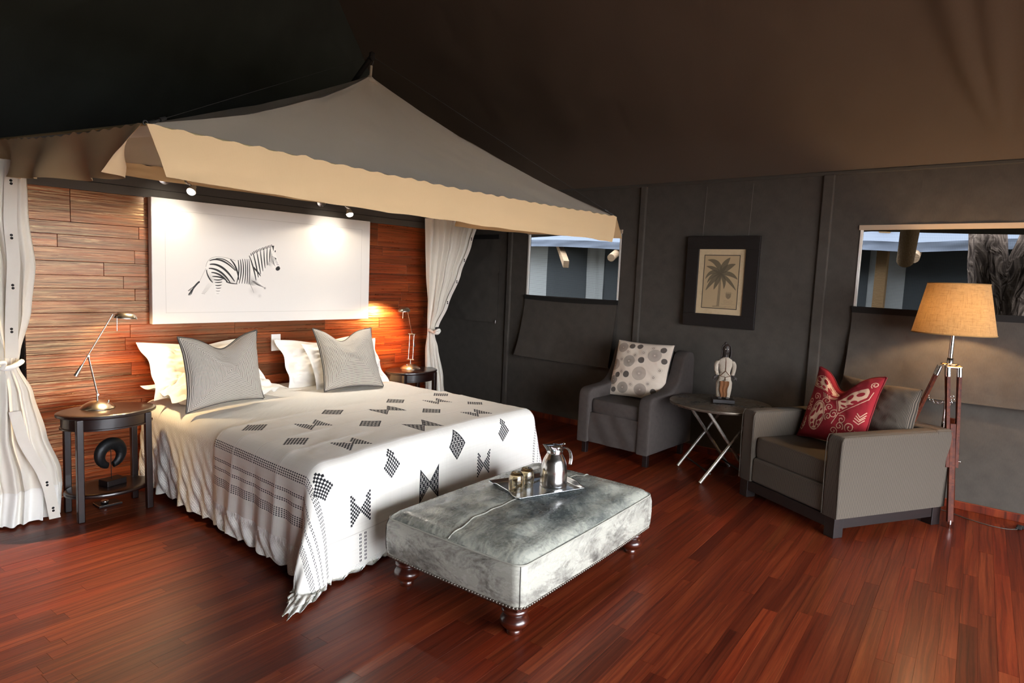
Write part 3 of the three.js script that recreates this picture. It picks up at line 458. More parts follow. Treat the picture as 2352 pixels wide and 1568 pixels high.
function deskLamp(base, yaw, lean, label) { // arm swings in the local xy plane, turned by yaw
  const g = thing('desk_lamp', label, 'lamp', 'brushed metal reading lamps'); g.position.copy(base); g.rotation.y = yaw;
  part('base', lathe(smoothProfile([[0.001, 0.046], [0.03, 0.042], [0.06, 0.030], [0.085, 0.012], [0.093, 0.002], [0.090, 0], [0.001, 0]], 40), 44), M.nickel, g);
  part('switch_knob', lathe([[0.001, 0.016], [0.006, 0.015], [0.0055, 0], [0.001, 0]], 14).translate(0.055, 0.030, 0.01), M.steel, g);
  const foot = V(0, 0.05, 0), low = V(0, 0.085, 0), hinge = V(-lean, 0.318, 0), dir = V(0.123 + lean * 0.2, 0.247, 0).normalize(), head = hinge.clone().addScaledVector(dir, 0.275), tail = hinge.clone().addScaledVector(dir, -0.085);
  part('stem', bar(V(0, 0.03, 0), low, 0.006, 0.006), M.steel, g);
  for (const z of [-0.021, 0.021]) part('post', bar(V(low.x, low.y, z), V(hinge.x, hinge.y, z), 0.0036), M.steel, g);
  for (const p of [low, hinge]) part('crossbar', bar(V(p.x, p.y, -0.034), V(p.x, p.y, 0.034), 0.0058), M.steel, g);
  part('arm', bar(tail, head, 0.0036), M.steel, g);
  part('counterweight', bar(hinge.clone().addScaledVector(dir, -0.135), hinge.clone().addScaledVector(dir, -0.06), 0.0125, 0.0055, 18), M.steel, g);
  const shade = new THREE.Group(); shade.name = 'lamp_head'; g.add(shade); shade.position.copy(head); shade.rotation.z = -0.09;
  part('shade', lathe(smoothProfile([[0.001, 0.016], [0.035, 0.012], [0.052, -0.004], [0.057, -0.020], [0.054, -0.020], [0.048, -0.004], [0.03, 0.007], [0.001, 0.010]], 48), 40).scale(1.12, 1, 0.9).translate(0.066, 0, 0), M.nickel, shade);
  part('handle', bar(V(0.018, -0.012, 0.03), V(0.024, -0.095, 0.034), 0.0022), M.steel, shade);
  part('bulb', lathe(smoothProfile([[0.001, 0.004], [0.012, 0], [0.014, -0.008], [0.009, -0.015], [0.001, -0.017]], 16), 18).translate(0.066, -0.002, 0), glow(lin(1, 0.72, 0.4), 9), shade, 'glowing bulb');
  return { g, shade };
}
const warm = lin(1, 0.70, 0.36);
{
  const { shade } = deskLamp(V(1.302, 0.6155, -4.325), -0.18, 0.042, 'brushed metal reading lamp on the left nightstand, its arm stretched towards the bed');
  const s = new THREE.SpotLight(warm, 2.2, 0, 1.3, 0.5, 2); s.shadow.radius = 1.2; light(s, shade, V(0.066, -0.022, 0)); s.target.position.set(0.18, -0.3, -0.10);
}
{
  const { shade } = deskLamp(V(3.885, 0.6205, -4.495), 3.6, 0.02, 'brushed metal reading lamp on the right nightstand, throwing red light on planks');
  const s = new THREE.SpotLight(lin(1, 0.58, 0.26), 5, 0, 1.12, 0.4, 2); s.shadow.radius = 1.2; light(s, shade, V(0.066, -0.022, 0)); s.target.position.set(0.09, -0.45, 0.50);
}
{ // ring sculpture on its stand
  const g = thing('ring_sculpture', 'dark open metal ring on a block stand, on the left nightstand shelf', 'sculpture'); g.position.set(1.345, 0.1505, -4.26); g.rotation.y = 0.28;
  const rings = [], n = 60, a0 = -Math.PI / 2 + 0.22, a1 = 1.5 * Math.PI - 0.30;
  for (let i = 0; i <= n; i++) { const t = i / n, a = mix(a0, a1, t), r = 0.062, e = Math.pow(Math.sin(Math.PI * clamp(0.10 + 0.8 * t)), 0.35), R = []; for (let k = 0; k <= 20; k++) { const p = k / 20 * 2 * Math.PI, w = 0.030 * e * (0.9 + 0.3 * Math.sin(Math.PI * t)), q = r - 0.03 + (r * 0.55) + w * Math.cos(p) * 1.05; R.push(V(Math.cos(a) * q, 0.185 + Math.sin(a) * q, w * 0.8 * Math.sin(p))); } rings.push(R); }
  part('ring', loft(rings, { cap0: true, cap1: true }), M.iron, g);
  part('rod', bar(V(0.002, 0.03, 0), V(0.002, 0.225, 0), 0.0022), M.iron, g);
  part('stand', rbox(0.12, 0.036, 0.085, 0.004, 0.01, 0.018, 0), M.blackWood, g);
}
{
  const g = thing('floor_socket', 'metal floor socket with round knob under the left nightstand', 'socket'); g.position.set(1.352, 0.0005, -4.35); g.rotation.y = 0.06;
  part('socket_plate', rbox(0.13, 0.010, 0.10, 0.003, 0, 0.005, 0), M.blackWood, g); part('socket_rim', [rbox(0.13, 0.004, 0.006, 0.001, 0, 0.011, 0.047), rbox(0.004, 0.004, 0.10, 0.001, -0.063, 0.011, 0)], M.steel, g);
  part('round_knob', lathe([[0.001, 0.034], [0.019, 0.033], [0.021, 0.028], [0.021, 0.01], [0.001, 0.01]], 26).translate(-0.02, 0, 0.01), M.steel, g);
}

// ---------------------------------------------------------------- canopy, cables, pole, curtains
const netting = phy({ color: srgb('#f6efe2'), roughness: 1, transmission: 0.28, thickness: 0, bumpMap: weaveAt(16), bumpScale: 0.0003 });
const placketCloth = phy({ color: srgb('#f0e8da'), roughness: 1, transmission: 0.2, thickness: 0, bumpMap: weaveAt(14), bumpScale: 0.0003 });
const creamCloth = phy({ color: srgb('#e6c596'), roughness: 1, transmission: 0.12, thickness: 0, bumpMap: weaveAt(9), bumpScale: 0.0004 });
const roofCloth = phy({ color: srgb('#b9aa94'), roughness: 1, transmission: 0.2, thickness: 0, bumpMap: weaveAt(9), bumpScale: 0.0004 });
const CN = { FL: V(0.985, 2.012, -2.68), FR: V(4.315, 1.992, -2.66), BL: V(0.885, 2.13, -4.60), BR: V(4.33, 2.125, -4.56), P: V(2.645, 2.73, -3.53) };
{
  const g = thing('bed_canopy', 'cream tent-shaped cloth canopy with deep valances hung over the bed', 'canopy');
  const side = (A, Bp, name) => part(name, sheet((u, v) => {
    const e = A.clone().lerp(Bp, u), p = e.lerp(CN.P, v), hang = Math.pow(v, 1) * (1 - v); p.y -= 0.42 * hang * (0.75 + 0.25 * Math.cos(2 * Math.PI * (u - 0.5))) - 0.02 * Math.pow(v, 8);
    const pull = Math.exp(-v * 7); p.y += 0.006 * pull * Math.sin(u * 60 + 9 * v) - 0.02 * Math.sin(Math.PI * u) * (1 - v) + 0.012 * fbm(u * 4, v * 3, 3) * Math.sin(Math.PI * v); return p;
  }, 60, 40, 0.003, (u, v) => [u * 3, v * 1.3]), roofCloth, g);
  side(CN.FL, CN.FR, 'roof_panel'); side(CN.BL, CN.FL, 'roof_panel'); side(CN.FR, CN.BR, 'roof_panel'); side(CN.BR, CN.BL, 'roof_panel');
  // valances: outward direction o, cut at the ends so the corner opens like a slit
  const val = (A, Bp, o, h, cutA, cutB, waves, ph) => part('valance', sheet((u, v) => {
    const e = A.clone().lerp(Bp, u), L = A.distanceTo(Bp), d = Bp.clone().sub(A).normalize();
    const end = Math.exp(-u * L / 0.20), endB = Math.exp(-(1 - u) * L / 0.14);
    e.addScaledVector(d, cutA * v * Math.exp(-u * L / 0.16) - cutB * v * Math.exp(-(1 - u) * L / 0.16));
    e.y += -h * v * (1 + 0.05 * fbm(u * L * 2 + ph, 0.3, 2)) - 0.018 * Math.sin(Math.PI * u) + 0.004 * Math.sin(u * L * 60) * (1 - v) + 0.012 * (1 - v) * Math.max(0, fbm(u * L * 5, 2, 2));
    e.addScaledVector(o, 0.012 + 0.03 * v * waves * Math.sin(u * L * 5.2 + ph) * (0.5 + 0.45 * end + endB) + 0.016 * v * waves * Math.sin(u * L * 13 + ph) + 0.02 * v * fbm(u * L * 1.4, v, 2) + 0.015 * v * end * (cutA > 0 ? 1 : 0));
    return e;
  }, 150, 14, 0.003, (u, v) => [u * 3, v * 0.3]), creamCloth, g);
  val(CN.FL, CN.FR, V(0, 0, 1), 0.188, 0.062, 0.0, 0.55, 0.4);
  val(CN.FL.clone().add(V(0, 0, -0.005)), CN.BL, V(-1, 0, 0), 0.192, 0.075, 0, 2.6, 2.0);
  val(CN.FR, CN.BR, V(1, 0, 0), 0.160, -0.04, 0, 1.2, 1.0);
  val(CN.BL, CN.BR, V(0, 0, 1), 0.085, 0, 0, 0.6, 0.2);
  part('hem_rope', [tube([CN.FL, CN.FL.clone().lerp(CN.FR, 0.5).add(V(0, -0.024, 0.004)), CN.FR], 0.005, 60), tube([CN.FL, CN.BL], 0.006, 10), tube([CN.FR, CN.BR], 0.006, 10), tube([CN.BL, CN.BR], 0.006, 10)], fabric('#a08f68', 20), g, 'rolled hem cord');
  part('peak_loop', [tube([CN.P.clone().add(V(0, -0.02, 0)), CN.P.clone().add(V(0.004, 0.03, 0.003)), CN.P.clone().add(V(0.01, 0.085, 0))], 0.009, 20), lathe([[0.001, 0.03], [0.02, 0.01], [0.055, -0.03], [0.001, -0.02]], 10).translate(CN.P.x, CN.P.y, CN.P.z)], roofCloth, g);
  const pole = V(2.652, 2.872, -3.52);
  const mast = thing('support_pole', 'dark slanting pole whose tip carries the peak of the bed canopy', 'pole');
  part('pole', bar(V(2.652, 2.10, -4.66), pole, 0.018, 0.016, 16), M.black, mast); part('pole_tip', lathe([[0.001, 0.03], [0.018, 0.02], [0.019, -0.02], [0.001, -0.03]], 16).translate(pole.x, pole.y, pole.z), M.black, mast);
  part('peak_hook', tube([pole.clone().add(V(0.004, -0.01, 0)), pole.clone().add(V(0.008, -0.035, 0.004)), CN.P.clone().add(V(0.01, 0.08, 0))], 0.003, 16), M.wire, mast);
  [[CN.FL, 'thin steel wire from the pole tip to the left canopy corner'], [CN.FR, 'thin steel wire from the pole tip down to the right canopy corner']].forEach(([c, label]) => {
    const w = thing('cable', label, 'cable', 'canopy wires'), d = pole.clone().sub(c).normalize(), k = c.clone().addScaledVector(d, 0.11);
    part('wire', bar(k, pole, 0.0014, 0.0014, 6), M.wire, w);
    part('turnbuckle', [bar(c.clone().addScaledVector(d, 0.015), c.clone().addScaledVector(d, 0.05), 0.008, 0.008, 8), new THREE.TorusGeometry(0.008, 0.0025, 8, 18).translate(c.x, c.y + 0.005, c.z), bar(c.clone().addScaledVector(d, 0.05), c.clone().addScaledVector(d, 0.075), 0.004), bar(c.clone().addScaledVector(d, 0.078), k, 0.009, 0.007, 8)], M.wire, w);
  });
}
// net curtains: prof(y) gives the left and right edge of the gathered cloth in x, zc the depth
function curtain(label, spec) {
  const g = thing('curtain', label, 'curtain', 'tied bed curtains'), { edges, z, yTie, folds, yTop, hem, plac } = spec;
  const at = (y) => { let k = 0; while (k < edges.length - 2 && y < edges[k + 1][0]) k++; const [ya, la, ra] = edges[k], [yb, lb, rb] = edges[k + 1], t = smooth(0, 1, clamp((ya - y) / (ya - yb))) * 0.5 + 0.5 * clamp((ya - y) / (ya - yb)); return [mix(la, lb, t), mix(ra, rb, t)]; };
  const f = (u, y, lift = 0) => { const [l, r] = at(y), w = r - l, near = Math.exp(-(((y - yTie) / 0.10) ** 2)), amp = Math.min(0.024, 0.006 + w * 0.036) * (1 - 0.5 * near), wide = 0.06 * Math.sin(Math.PI * u) * (0.4 + w); const ph = 3 * fbm(u * 3 + z, y * 0.35, 2); return V(mix(l, r, u) + 0.01 * Math.sin(u * 30 + y * 2), Math.max(y, 0.012 + 0.006 * Math.sin(u * 40)), z + wide + lift + amp * Math.sin(u * folds * 2 * Math.PI + ph) + 0.22 * amp * Math.sin(u * folds * 4.6 * Math.PI + 2 * ph)); };
  const span = (y0, y1) => sheet((u, v) => f(u, mix(y0, y1, v)), 200, Math.max(4, Math.ceil(Math.abs(y0 - y1) * 42)), 0.0012, (u, v) => [u * 1.2, mix(y0, y1, v)]);
  part('upper_drape', span(yTop, yTie), netting, g); part('lower_drape', span(yTie, hem), netting, g);
  part('hem_band', sheet((u, v) => f(u, mix(hem, 0.012, v), 0.001), 200, 12, 0.003, (u, v) => [u * 1.2, v * 0.2]), M.linen, g);
  const [l, r] = at(yTie), ring = []; for (let i = 0; i < 24; i++) { const a = i / 24 * 2 * Math.PI; ring.push(V((l + r) / 2 + (r - l) * 0.56 * Math.cos(a), yTie + 0.014 * Math.sin(a * 2 + 1), z + 0.05 + 0.05 * Math.sin(a))); }
  part('tie_band', [tube(ring, 0.014, 60, 8, true), tube([V(l, yTie, z + 0.10), V(l - 0.012, yTie + 0.012, z + 0.13), V(l + 0.03, yTie + 0.02, z + 0.125), V(l + 0.02, yTie - 0.01, z + 0.11)], 0.011, 30, 8, true)], M.linen, g);
  plac.forEach((q) => { const strip = (u, v) => { const y = mix(q.y0, q.y1, v), [a, b] = at(y), w = b - a; const p = f(clamp(q.u + 0.0), y, 0), x = mix(a, b, mix(q.u, q.ub ?? q.u, v)); return V(x + (u - 0.5) * Math.min(q.w, 0.8 * w), y, z + 0.06 * Math.sin(Math.PI * q.u) * (0.4 + w) + 0.036 + 0 * p.z); }; part('placket', sheet(strip, 4, 60, 0.003), placketCloth, g); q.snaps.forEach((y) => { const c = strip(0.5, (q.y0 - y) / (q.y0 - q.y1)); part('snap_stud', [[0.008, 0], [-0.008, 0.001]].map(([d, e]) => lathe([[0.001, 0.004], [0.006, 0.003], [0.007, 0], [0.001, 0]], 14).rotateX(Math.PI / 2).translate(c.x + e, c.y + d, c.z + 0.002)), M.black, g); }); });
}
curtain('white net curtain with snap studs, tied back at the left edge of the bed wall', { z: -4.33, yTie: 0.915, yTop: 2.0, hem: 0.20, folds: 6, edges: [[2.02, 0.62, 0.985], [1.7, 0.62, 0.985], [1.45, 0.63, 1.01], [1.2, 0.68, 0.985], [0.97, 0.80, 0.93], [0.90, 0.81, 0.92], [0.75, 0.76, 0.985], [0.5, 0.70, 1.045], [0.28, 0.70, 1.115], [0.2, 0.71, 1.12], [0.0, 0.69, 1.11]], plac: [{ u: 0.80, ub: 0.66, w: 0.058, y0: 2.0, y1: 0.95, snaps: [1.885, 1.60, 1.335, 1.10] }, { u: 0.55, ub: 0.86, w: 0.055, y0: 0.66, y1: 0.02, snaps: [0.23, 0.075] }] });
curtain('white net curtain gathered and tied at the right end of the bed wall', { z: -4.48, yTie: 0.962, yTop: 2.0, hem: 0.12, folds: 9, edges: [[2.02, 4.03, 4.66], [1.8, 4.04, 4.58], [1.5, 4.05, 4.44], [1.2, 4.06, 4.28], [1.0, 4.07, 4.155], [0.93, 4.07, 4.15], [0.8, 4.05, 4.20], [0.5, 4.05, 4.29], [0.2, 4.06, 4.34], [0.0, 4.04, 4.37]], plac: [{ u: 0.96, ub: 0.94, w: 0.045, y0: 1.95, y1: 1.0, snaps: [1.85, 1.64, 1.43, 1.23] }] });

// ---------------------------------------------------------------- ottoman with the tray
const hide = (blobs, base, ink, k) => dataTex(1024, 768, (u, v) => {
  let d = 0; for (const [x, y, r, s] of blobs) d += s * Math.exp(-((u - x) ** 2 + ((v - y) * 0.75) ** 2) / (r * r));
  const streak = 0.55 * fbm(u * 13, v * 24 + 3 * fbm(u * 3, v * 3, 2), 4) + 0.3 * fbm(u * 60, v * 34, 2), cloudy = fbm(u * 4 + 7, v * 4, 4), hair = Math.pow(1 - Math.abs(N2(u * 40 + 6 * fbm(u * 7, v * 7, 2), v * 40 + 6 * fbm(v * 6, u * 6, 2))), 14);
  const t = clamp(k + d + 0.55 * cloudy + 0.65 * streak), w = 0.22 * hair * clamp(t * 1.4);
  return [0, 1, 2].map((i) => mix(base[i], ink[i], t) + w);
});
const hideTop = hide([[0.62, 0.62, 0.16, 0.35], [0.45, 0.72, 0.12, 0.45], [0.35, 0.80, 0.09, 0.45], [0.72, 0.40, 0.13, 0.2], [0.30, 0.30, 0.12, -0.12], [0.15, 0.2, 0.15, 0.12], [0.9, 0.8, 0.2, -0.25], [0.2, 0.95, 0.16, -0.2]], [0.71, 0.71, 0.66], [0.24, 0.26, 0.255], 0.34);
const hideSide = hide([[0.60, 0.45, 0.05, 0.5], [0.70, 0.5, 0.045, 0.55], [0.80, 0.3, 0.05, 0.3], [0.55, 0.15, 0.03, 0.7], [0.25, 0.6, 0.15, -0.22], [0.1, 0.5, 0.2, -0.2]], [0.69, 0.68, 0.635], [0.26, 0.25, 0.235], 0.12);
{
  const g = thing('ottoman', 'long low ottoman in mottled grey cowhide on turned wooden legs', 'ottoman'); g.position.set(2.545, 0, -1.985); g.rotation.y = 0.058;
  const w = 1.235, d = 0.80, ys = 0.335, leather = (map) => phy({ map, roughness: 0.55, roughnessMap: scuff, bumpMap: weaveAt(3, scuff), bumpScale: 0.0012, sheen: 0.3, sheenRoughness: 0.5 });
  const side = [[0, 0, 0.145], [0.008, 0.012, 0.17], [0.014, 0.014, 0.24], [0.012, 0.012, 0.30], [0.004, 0.006, 0.327], [0, 0, ys]].map(([a, b, y]) => rrect(w + 2 * a, d + 2 * b, 0.05, y, 8, 0.006));
  let per = 0; for (let i = 1; i < side[0].length; i++) per += side[0][i].distanceTo(side[0][i - 1]);
  part('side_cover', loft(side, { uv: (p, u, v) => [u / per * 3, v / 0.8 + 0.1] }), leather(hideSide), g);
  const tops = []; for (let i = 0; i <= 16; i++) { const t = i / 16, s = 1 - t; const y = ys + 0.062 * Math.pow(1 - Math.pow(s, 2.6), 0.7); tops.push(rrect(Math.max(0.02, w * mix(1, 0.42, t) - 0.0 * t), Math.max(0.02, d * mix(1, 0.08, t)), 0.05 * Math.max(0.2, s), y + 0.004 * Math.sin(i), 8, 0.006 * s)); }
  tops.forEach((R) => R.forEach((p) => { p.y -= 0.012 * Math.exp(-((p.z / 0.02) ** 2)) * smooth(0.60, 0.52, Math.abs(p.x)) * 0.5; }));
  part('top_cover', loft(tops, { cap1: true, uv: (p) => [p.x / w + 0.5, p.z / d + 0.5] }), leather(hideTop), g);
  const welt = std({ color: srgb('#a5a296'), roughness: 0.8 });
  part('welt_seam', [tube(rrect(w + 0.004, d + 0.004, 0.05, ys - 0.001, 8, 0.006).slice(0, -1), 0.0042, 260, 6, true)], welt, g);
  const topMesh = g.children[g.children.length - 2]; topMesh.geometry.computeBoundingSphere(); const rayc = new THREE.Raycaster(), flat = new THREE.Mesh(topMesh.geometry, new THREE.MeshBasicMaterial({ side: THREE.DoubleSide })), seamY = (x, z) => { rayc.set(V(x, 2, z), V(0, -1, 0)); const h = rayc.intersectObject(flat); return h.length ? h[0].point.y : ys; };
    part('centre_seam', tube(Array.from({ length: 30 }, (_, i) => { const x = mix(-w / 2, w / 2, i / 29); return V(x, seamY(x * 0.998, 0.004 * Math.sin(i)) + 0.001, 0.004 * Math.sin(i)); }), 0.0038, 120, 6), welt, g);
  part('corner_seam', [[-1, 1], [1, 1], [-1, -1], [1, -1]].map(([sx, sz]) => tube([[0, 0, 0.147], [0.008, 0.012, 0.17], [0.014, 0.014, 0.24], [0.012, 0.012, 0.30], [0.004, 0.006, 0.327], [0, 0, ys]].map(([a, b, y]) => V(sx * (w / 2 + a - 0.0145), y, sz * (d / 2 + b - 0.0145))), 0.0018, 30, 6)), std({ color: srgb('#4a4842'), roughness: 0.8 }), g);
  part('rail', uvBox(new RoundedBoxGeometry(w - 0.05, 0.04, d - 0.05, 2, 0.008).translate(0, 0.138, 0)), M.legWood, g);
  const nails = [], loop = rrect(w + 0.010, d + 0.012, 0.05, 0.154, 4, 0.006), nail = new THREE.SphereGeometry(0.0068, 8, 6); let need = 0;
  for (let i = 1; i < loop.length; i++) { const a = loop[i - 1], b = loop[i], L = a.distanceTo(b); let t = need; while (t < L) { const p = a.clone().lerp(b, t / L); nails.push(nail.clone().translate(p.x, p.y, p.z)); t += 0.0165; } need = t - L; }
  part('nail_trim', nails, phy({ color: lin(0.22, 0.19, 0.16), metalness: 0.9, roughness: 0.35 }), g, 'close row of dark domed nails').userData.kind = 'stuff';
  const prof = smoothProfile([[0.001, 0], [0.030, 0.0], [0.032, 0.012], [0.030, 0.022], [0.045, 0.030], [0.061, 0.050], [0.062, 0.066], [0.050, 0.084], [0.043, 0.090], [0.050, 0.095], [0.058, 0.105], [0.054, 0.116], [0.046, 0.122], [0.053, 0.128], [0.057, 0.138], [0.055, 0.15]], 70);
  for (const sx of [-1, 1]) for (const sz of [-1, 1]) part('leg', lathe(prof, 40).translate(sx * (w / 2 - 0.075), 0, sz * (d / 2 - 0.075)), M.legWood, g);
}
const TY = 0.399; // crown of the ottoman under the tray
{
  const g = thing('tray', 'rectangular polished steel tray with turned-up handles on the ottoman', 'tray'); g.position.set(2.645, TY, -2.02); g.rotation.y = -0.33;
  const w = 0.425, d = 0.31, R = [[0.80, 0.001], [0.90, 0.001], [0.93, 0.004], [0.955, 0.011], [0.985, 0.014], [1.0, 0.0145], [1.0, 0.0115], [0.985, 0.011], [0.955, 0.008], [0.935, 0.0], [0.9, -0.001], [0.5, -0.001]].map(([k, y]) => { const L = rrect(w * (k > 0.86 ? k : k), d * (1 - (1 - k) * w / d), 0.018, y, 8); L.forEach((p) => { if (k > 0.94) p.y += 0.011 * smooth(0.17, 0.205, Math.abs(p.x)) * smooth(0.10, 0.07, Math.abs(p.z)); }); return L; });
  part('tray_plate', loft(R, { cap0: true, cap1: true }), M.tray, g);
}
{
  const g = thing('vacuum_jug', 'brushed steel vacuum jug with curved handle standing on the tray', 'jug'); g.position.set(2.727, TY + 0.001, -1.972); g.rotation.y = -0.15; g.scale.set(1.27, 0.97, 1.27);
  part('body', lathe(smoothProfile([[0.001, 0], [0.054, 0.0], [0.0565, 0.004], [0.0565, 0.06], [0.0545, 0.10], [0.046, 0.145], [0.036, 0.17], [0.031, 0.182]], 60), 56), M.brushed, g);
  part('collar', lathe([[0.031, 0.18], [0.033, 0.182], [0.033, 0.203], [0.029, 0.206], [0.001, 0.206]], 40), M.chrome, g);
  const spout = new THREE.Shape([[-0.022, 0], [0.022, 0], [0.022, 0.020], [0.006, 0.030], [-0.030, 0.036], [-0.048, 0.040], [-0.034, 0.022]].map((p) => new THREE.Vector2(...p)));
  part('spout', toCreasedNormals(new THREE.ExtrudeGeometry(spout, { depth: 0.030, bevelEnabled: true, bevelSize: 0.006, bevelThickness: 0.009, bevelSegments: 4 }).translate(0, 0.192, -0.015), 0.9), M.chrome, g);
  part('lid', lathe(smoothProfile([[0.026, 0.206], [0.027, 0.214], [0.018, 0.224], [0.001, 0.227]], 20), 30).translate(0.004, 0.004, 0), M.chrome, g);
  part('lid_lever', [rbox(0.036, 0.006, 0.014, 0.003, 0.036, 0.221, 0), bar(V(0.03, 0.212, -0.012), V(0.03, 0.212, 0.012), 0.005), new THREE.SphereGeometry(0.006, 14, 10).translate(0.055, 0.224, 0)], M.chrome, g);
  const path = new THREE.CatmullRomCurve3([V(0.030, 0.200, 0), V(0.062, 0.198, 0), V(0.090, 0.176, 0), V(0.102, 0.135, 0), V(0.098, 0.096, 0)]), hr = [];
  for (let i = 0; i <= 36; i++) { const p = path.getPoint(i / 36), t = path.getTangent(i / 36), n = V(-t.y, t.x, 0), L = []; for (let k = 0; k <= 16; k++) { const a = k / 16 * 2 * Math.PI; L.push(p.clone().addScaledVector(n, 0.005 * Math.cos(a)).add(V(0, 0, 0.009 * Math.sin(a)))); } hr.push(L); }
  part('handle', loft(hr, { cap0: true, cap1: true }), M.chrome, g);
}
{
  const mat = phy({ color: srgb('#efe6d2'), transmission: 1, thickness: 0.004, roughness: 0.02, ior: 1.5, attenuationColor: srgb('#b9a98a'), attenuationDistance: 0.03 });
  const shape = lathe([...smoothProfile([[0.033, 0.0], [0.035, 0.03], [0.034, 0.055], [0.029, 0.074], [0.024, 0.082]], 24), [0.020, 0.085], [0.001, 0.086], [0.001, 0.078], [0.020, 0.077], ...smoothProfile([[0.026, 0.070], [0.0315, 0.052], [0.0325, 0.03], [0.0308, 0.0]], 20), [0.033, 0]], 44);
  const a = thing('drinking_glass', 'upside-down drinking glass on the tray, nearest the tray end', 'glass', 'glasses on the tray'); part('tumbler', shape, mat, a); a.position.set(2.512, TY + 0.002, -2.052); a.scale.setScalar(1.15);
  const b = a.clone(); b.name = numbered('drinking_glass'); b.userData = { ...a.userData, label: 'upside-down drinking glass standing between the other glass and the jug' }; b.position.set(2.607, TY + 0.002, -2.062); scene.add(b);
}

// ---------------------------------------------------------------- grey slipcovered armchair with the medallion cushion
const greyCloth = std({ color: srgb('#4a423e'), map: weaveAt(3, mottle), roughness: 0.96, bumpMap: weaveAt(9), bumpScale: 0.0006 });
{
  const g = thing('armchair', 'dark grey slipcovered armchair with sweeping arms and one patterned cushion', 'armchair'); g.position.set(4.615, 0, -2.755); g.rotation.y = -0.015; // +x is the back
  const D = 0.725, Wd = 0.71;
  const prof = new THREE.Shape(); prof.moveTo(0, 0.125); prof.lineTo(0.004, 0.50); prof.quadraticCurveTo(0.006, 0.556, 0.07, 0.560); prof.lineTo(0.26, 0.572); prof.bezierCurveTo(0.40, 0.585, 0.47, 0.66, 0.515, 0.78); prof.bezierCurveTo(0.535, 0.86, 0.56, 0.905, 0.62, 0.905); prof.lineTo(0.66, 0.90); prof.quadraticCurveTo(0.70, 0.89, 0.70, 0.82); prof.lineTo(D, 0.125); prof.lineTo(0, 0.125);
  const armG = () => uvBox(toCreasedNormals(new THREE.ExtrudeGeometry(prof, { depth: 0.075, bevelEnabled: true, bevelThickness: 0.022, bevelSize: 0.018, bevelSegments: 5, curveSegments: 18 }), 0.7));
  for (const s of [-1, 1]) part('arm', armG().translate(0, 0, s > 0 ? Wd / 2 - 0.0975 : -Wd / 2 + 0.0225), greyCloth, g);
  part('backrest', uvBox(sheet((u, v) => { const z = mix(-0.27, 0.27, u), y = mix(0.42, 0.90, v); return V(0.52 + 0.13 * v - 0.035 * Math.sin(Math.PI * u) * Math.sin(Math.PI * v), y - 0.014 * (2 * u - 1) ** 2 * v, z); }, 20, 20, 0.11)), greyCloth, g);
  part('back_panel', rbox(0.05, 0.76, Wd - 0.03, 0.022, 0.695, 0.507, 0), greyCloth, g);
  part('front_rail', uvBox(sheet((u, v) => V(0.018 - 0.010 * Math.sin(v * 3.1) + 0.004 * Math.sin(u * 22 + v * 5), mix(0.118 - 0.006 * Math.sin(u * 3.14), 0.37, v), mix(-0.345, 0.345, u)), 40, 14, 0.025)), greyCloth, g);
  part('seat_cushion', uvBox((() => { const L = []; for (let i = 0; i <= 14; i++) { const t = i / 14, a = (t - 0.5) * Math.PI, k = Math.pow(Math.cos(a), 0.35); L.push(rrect(0.54 * (0.88 + 0.12 * k), 0.525 * (0.9 + 0.1 * k), 0.06, 0.425 + 0.062 * Math.sin(a) , 6, 0.014)); } return loft(L, { cap0: true, cap1: true }); })()).translate(0.285, 0, 0), greyCloth, g);
  for (const z of [Wd / 2 - 0.0015, -Wd / 2 + 0.0015]) part('skirt_hem', box(0.0, D, 0.122, 0.128, z - 0.0025, z + 0.0025), greyCloth, g);
  for (const [x, z] of [[0.05, 0.30], [0.05, -0.30], [0.66, 0.30], [0.66, -0.30]]) part('leg', beam(V(x, 0, z), V(x, 0.14, z), 0.042, 0.042, V(1, 0, 0), 0.003), M.blackWood, g);
}
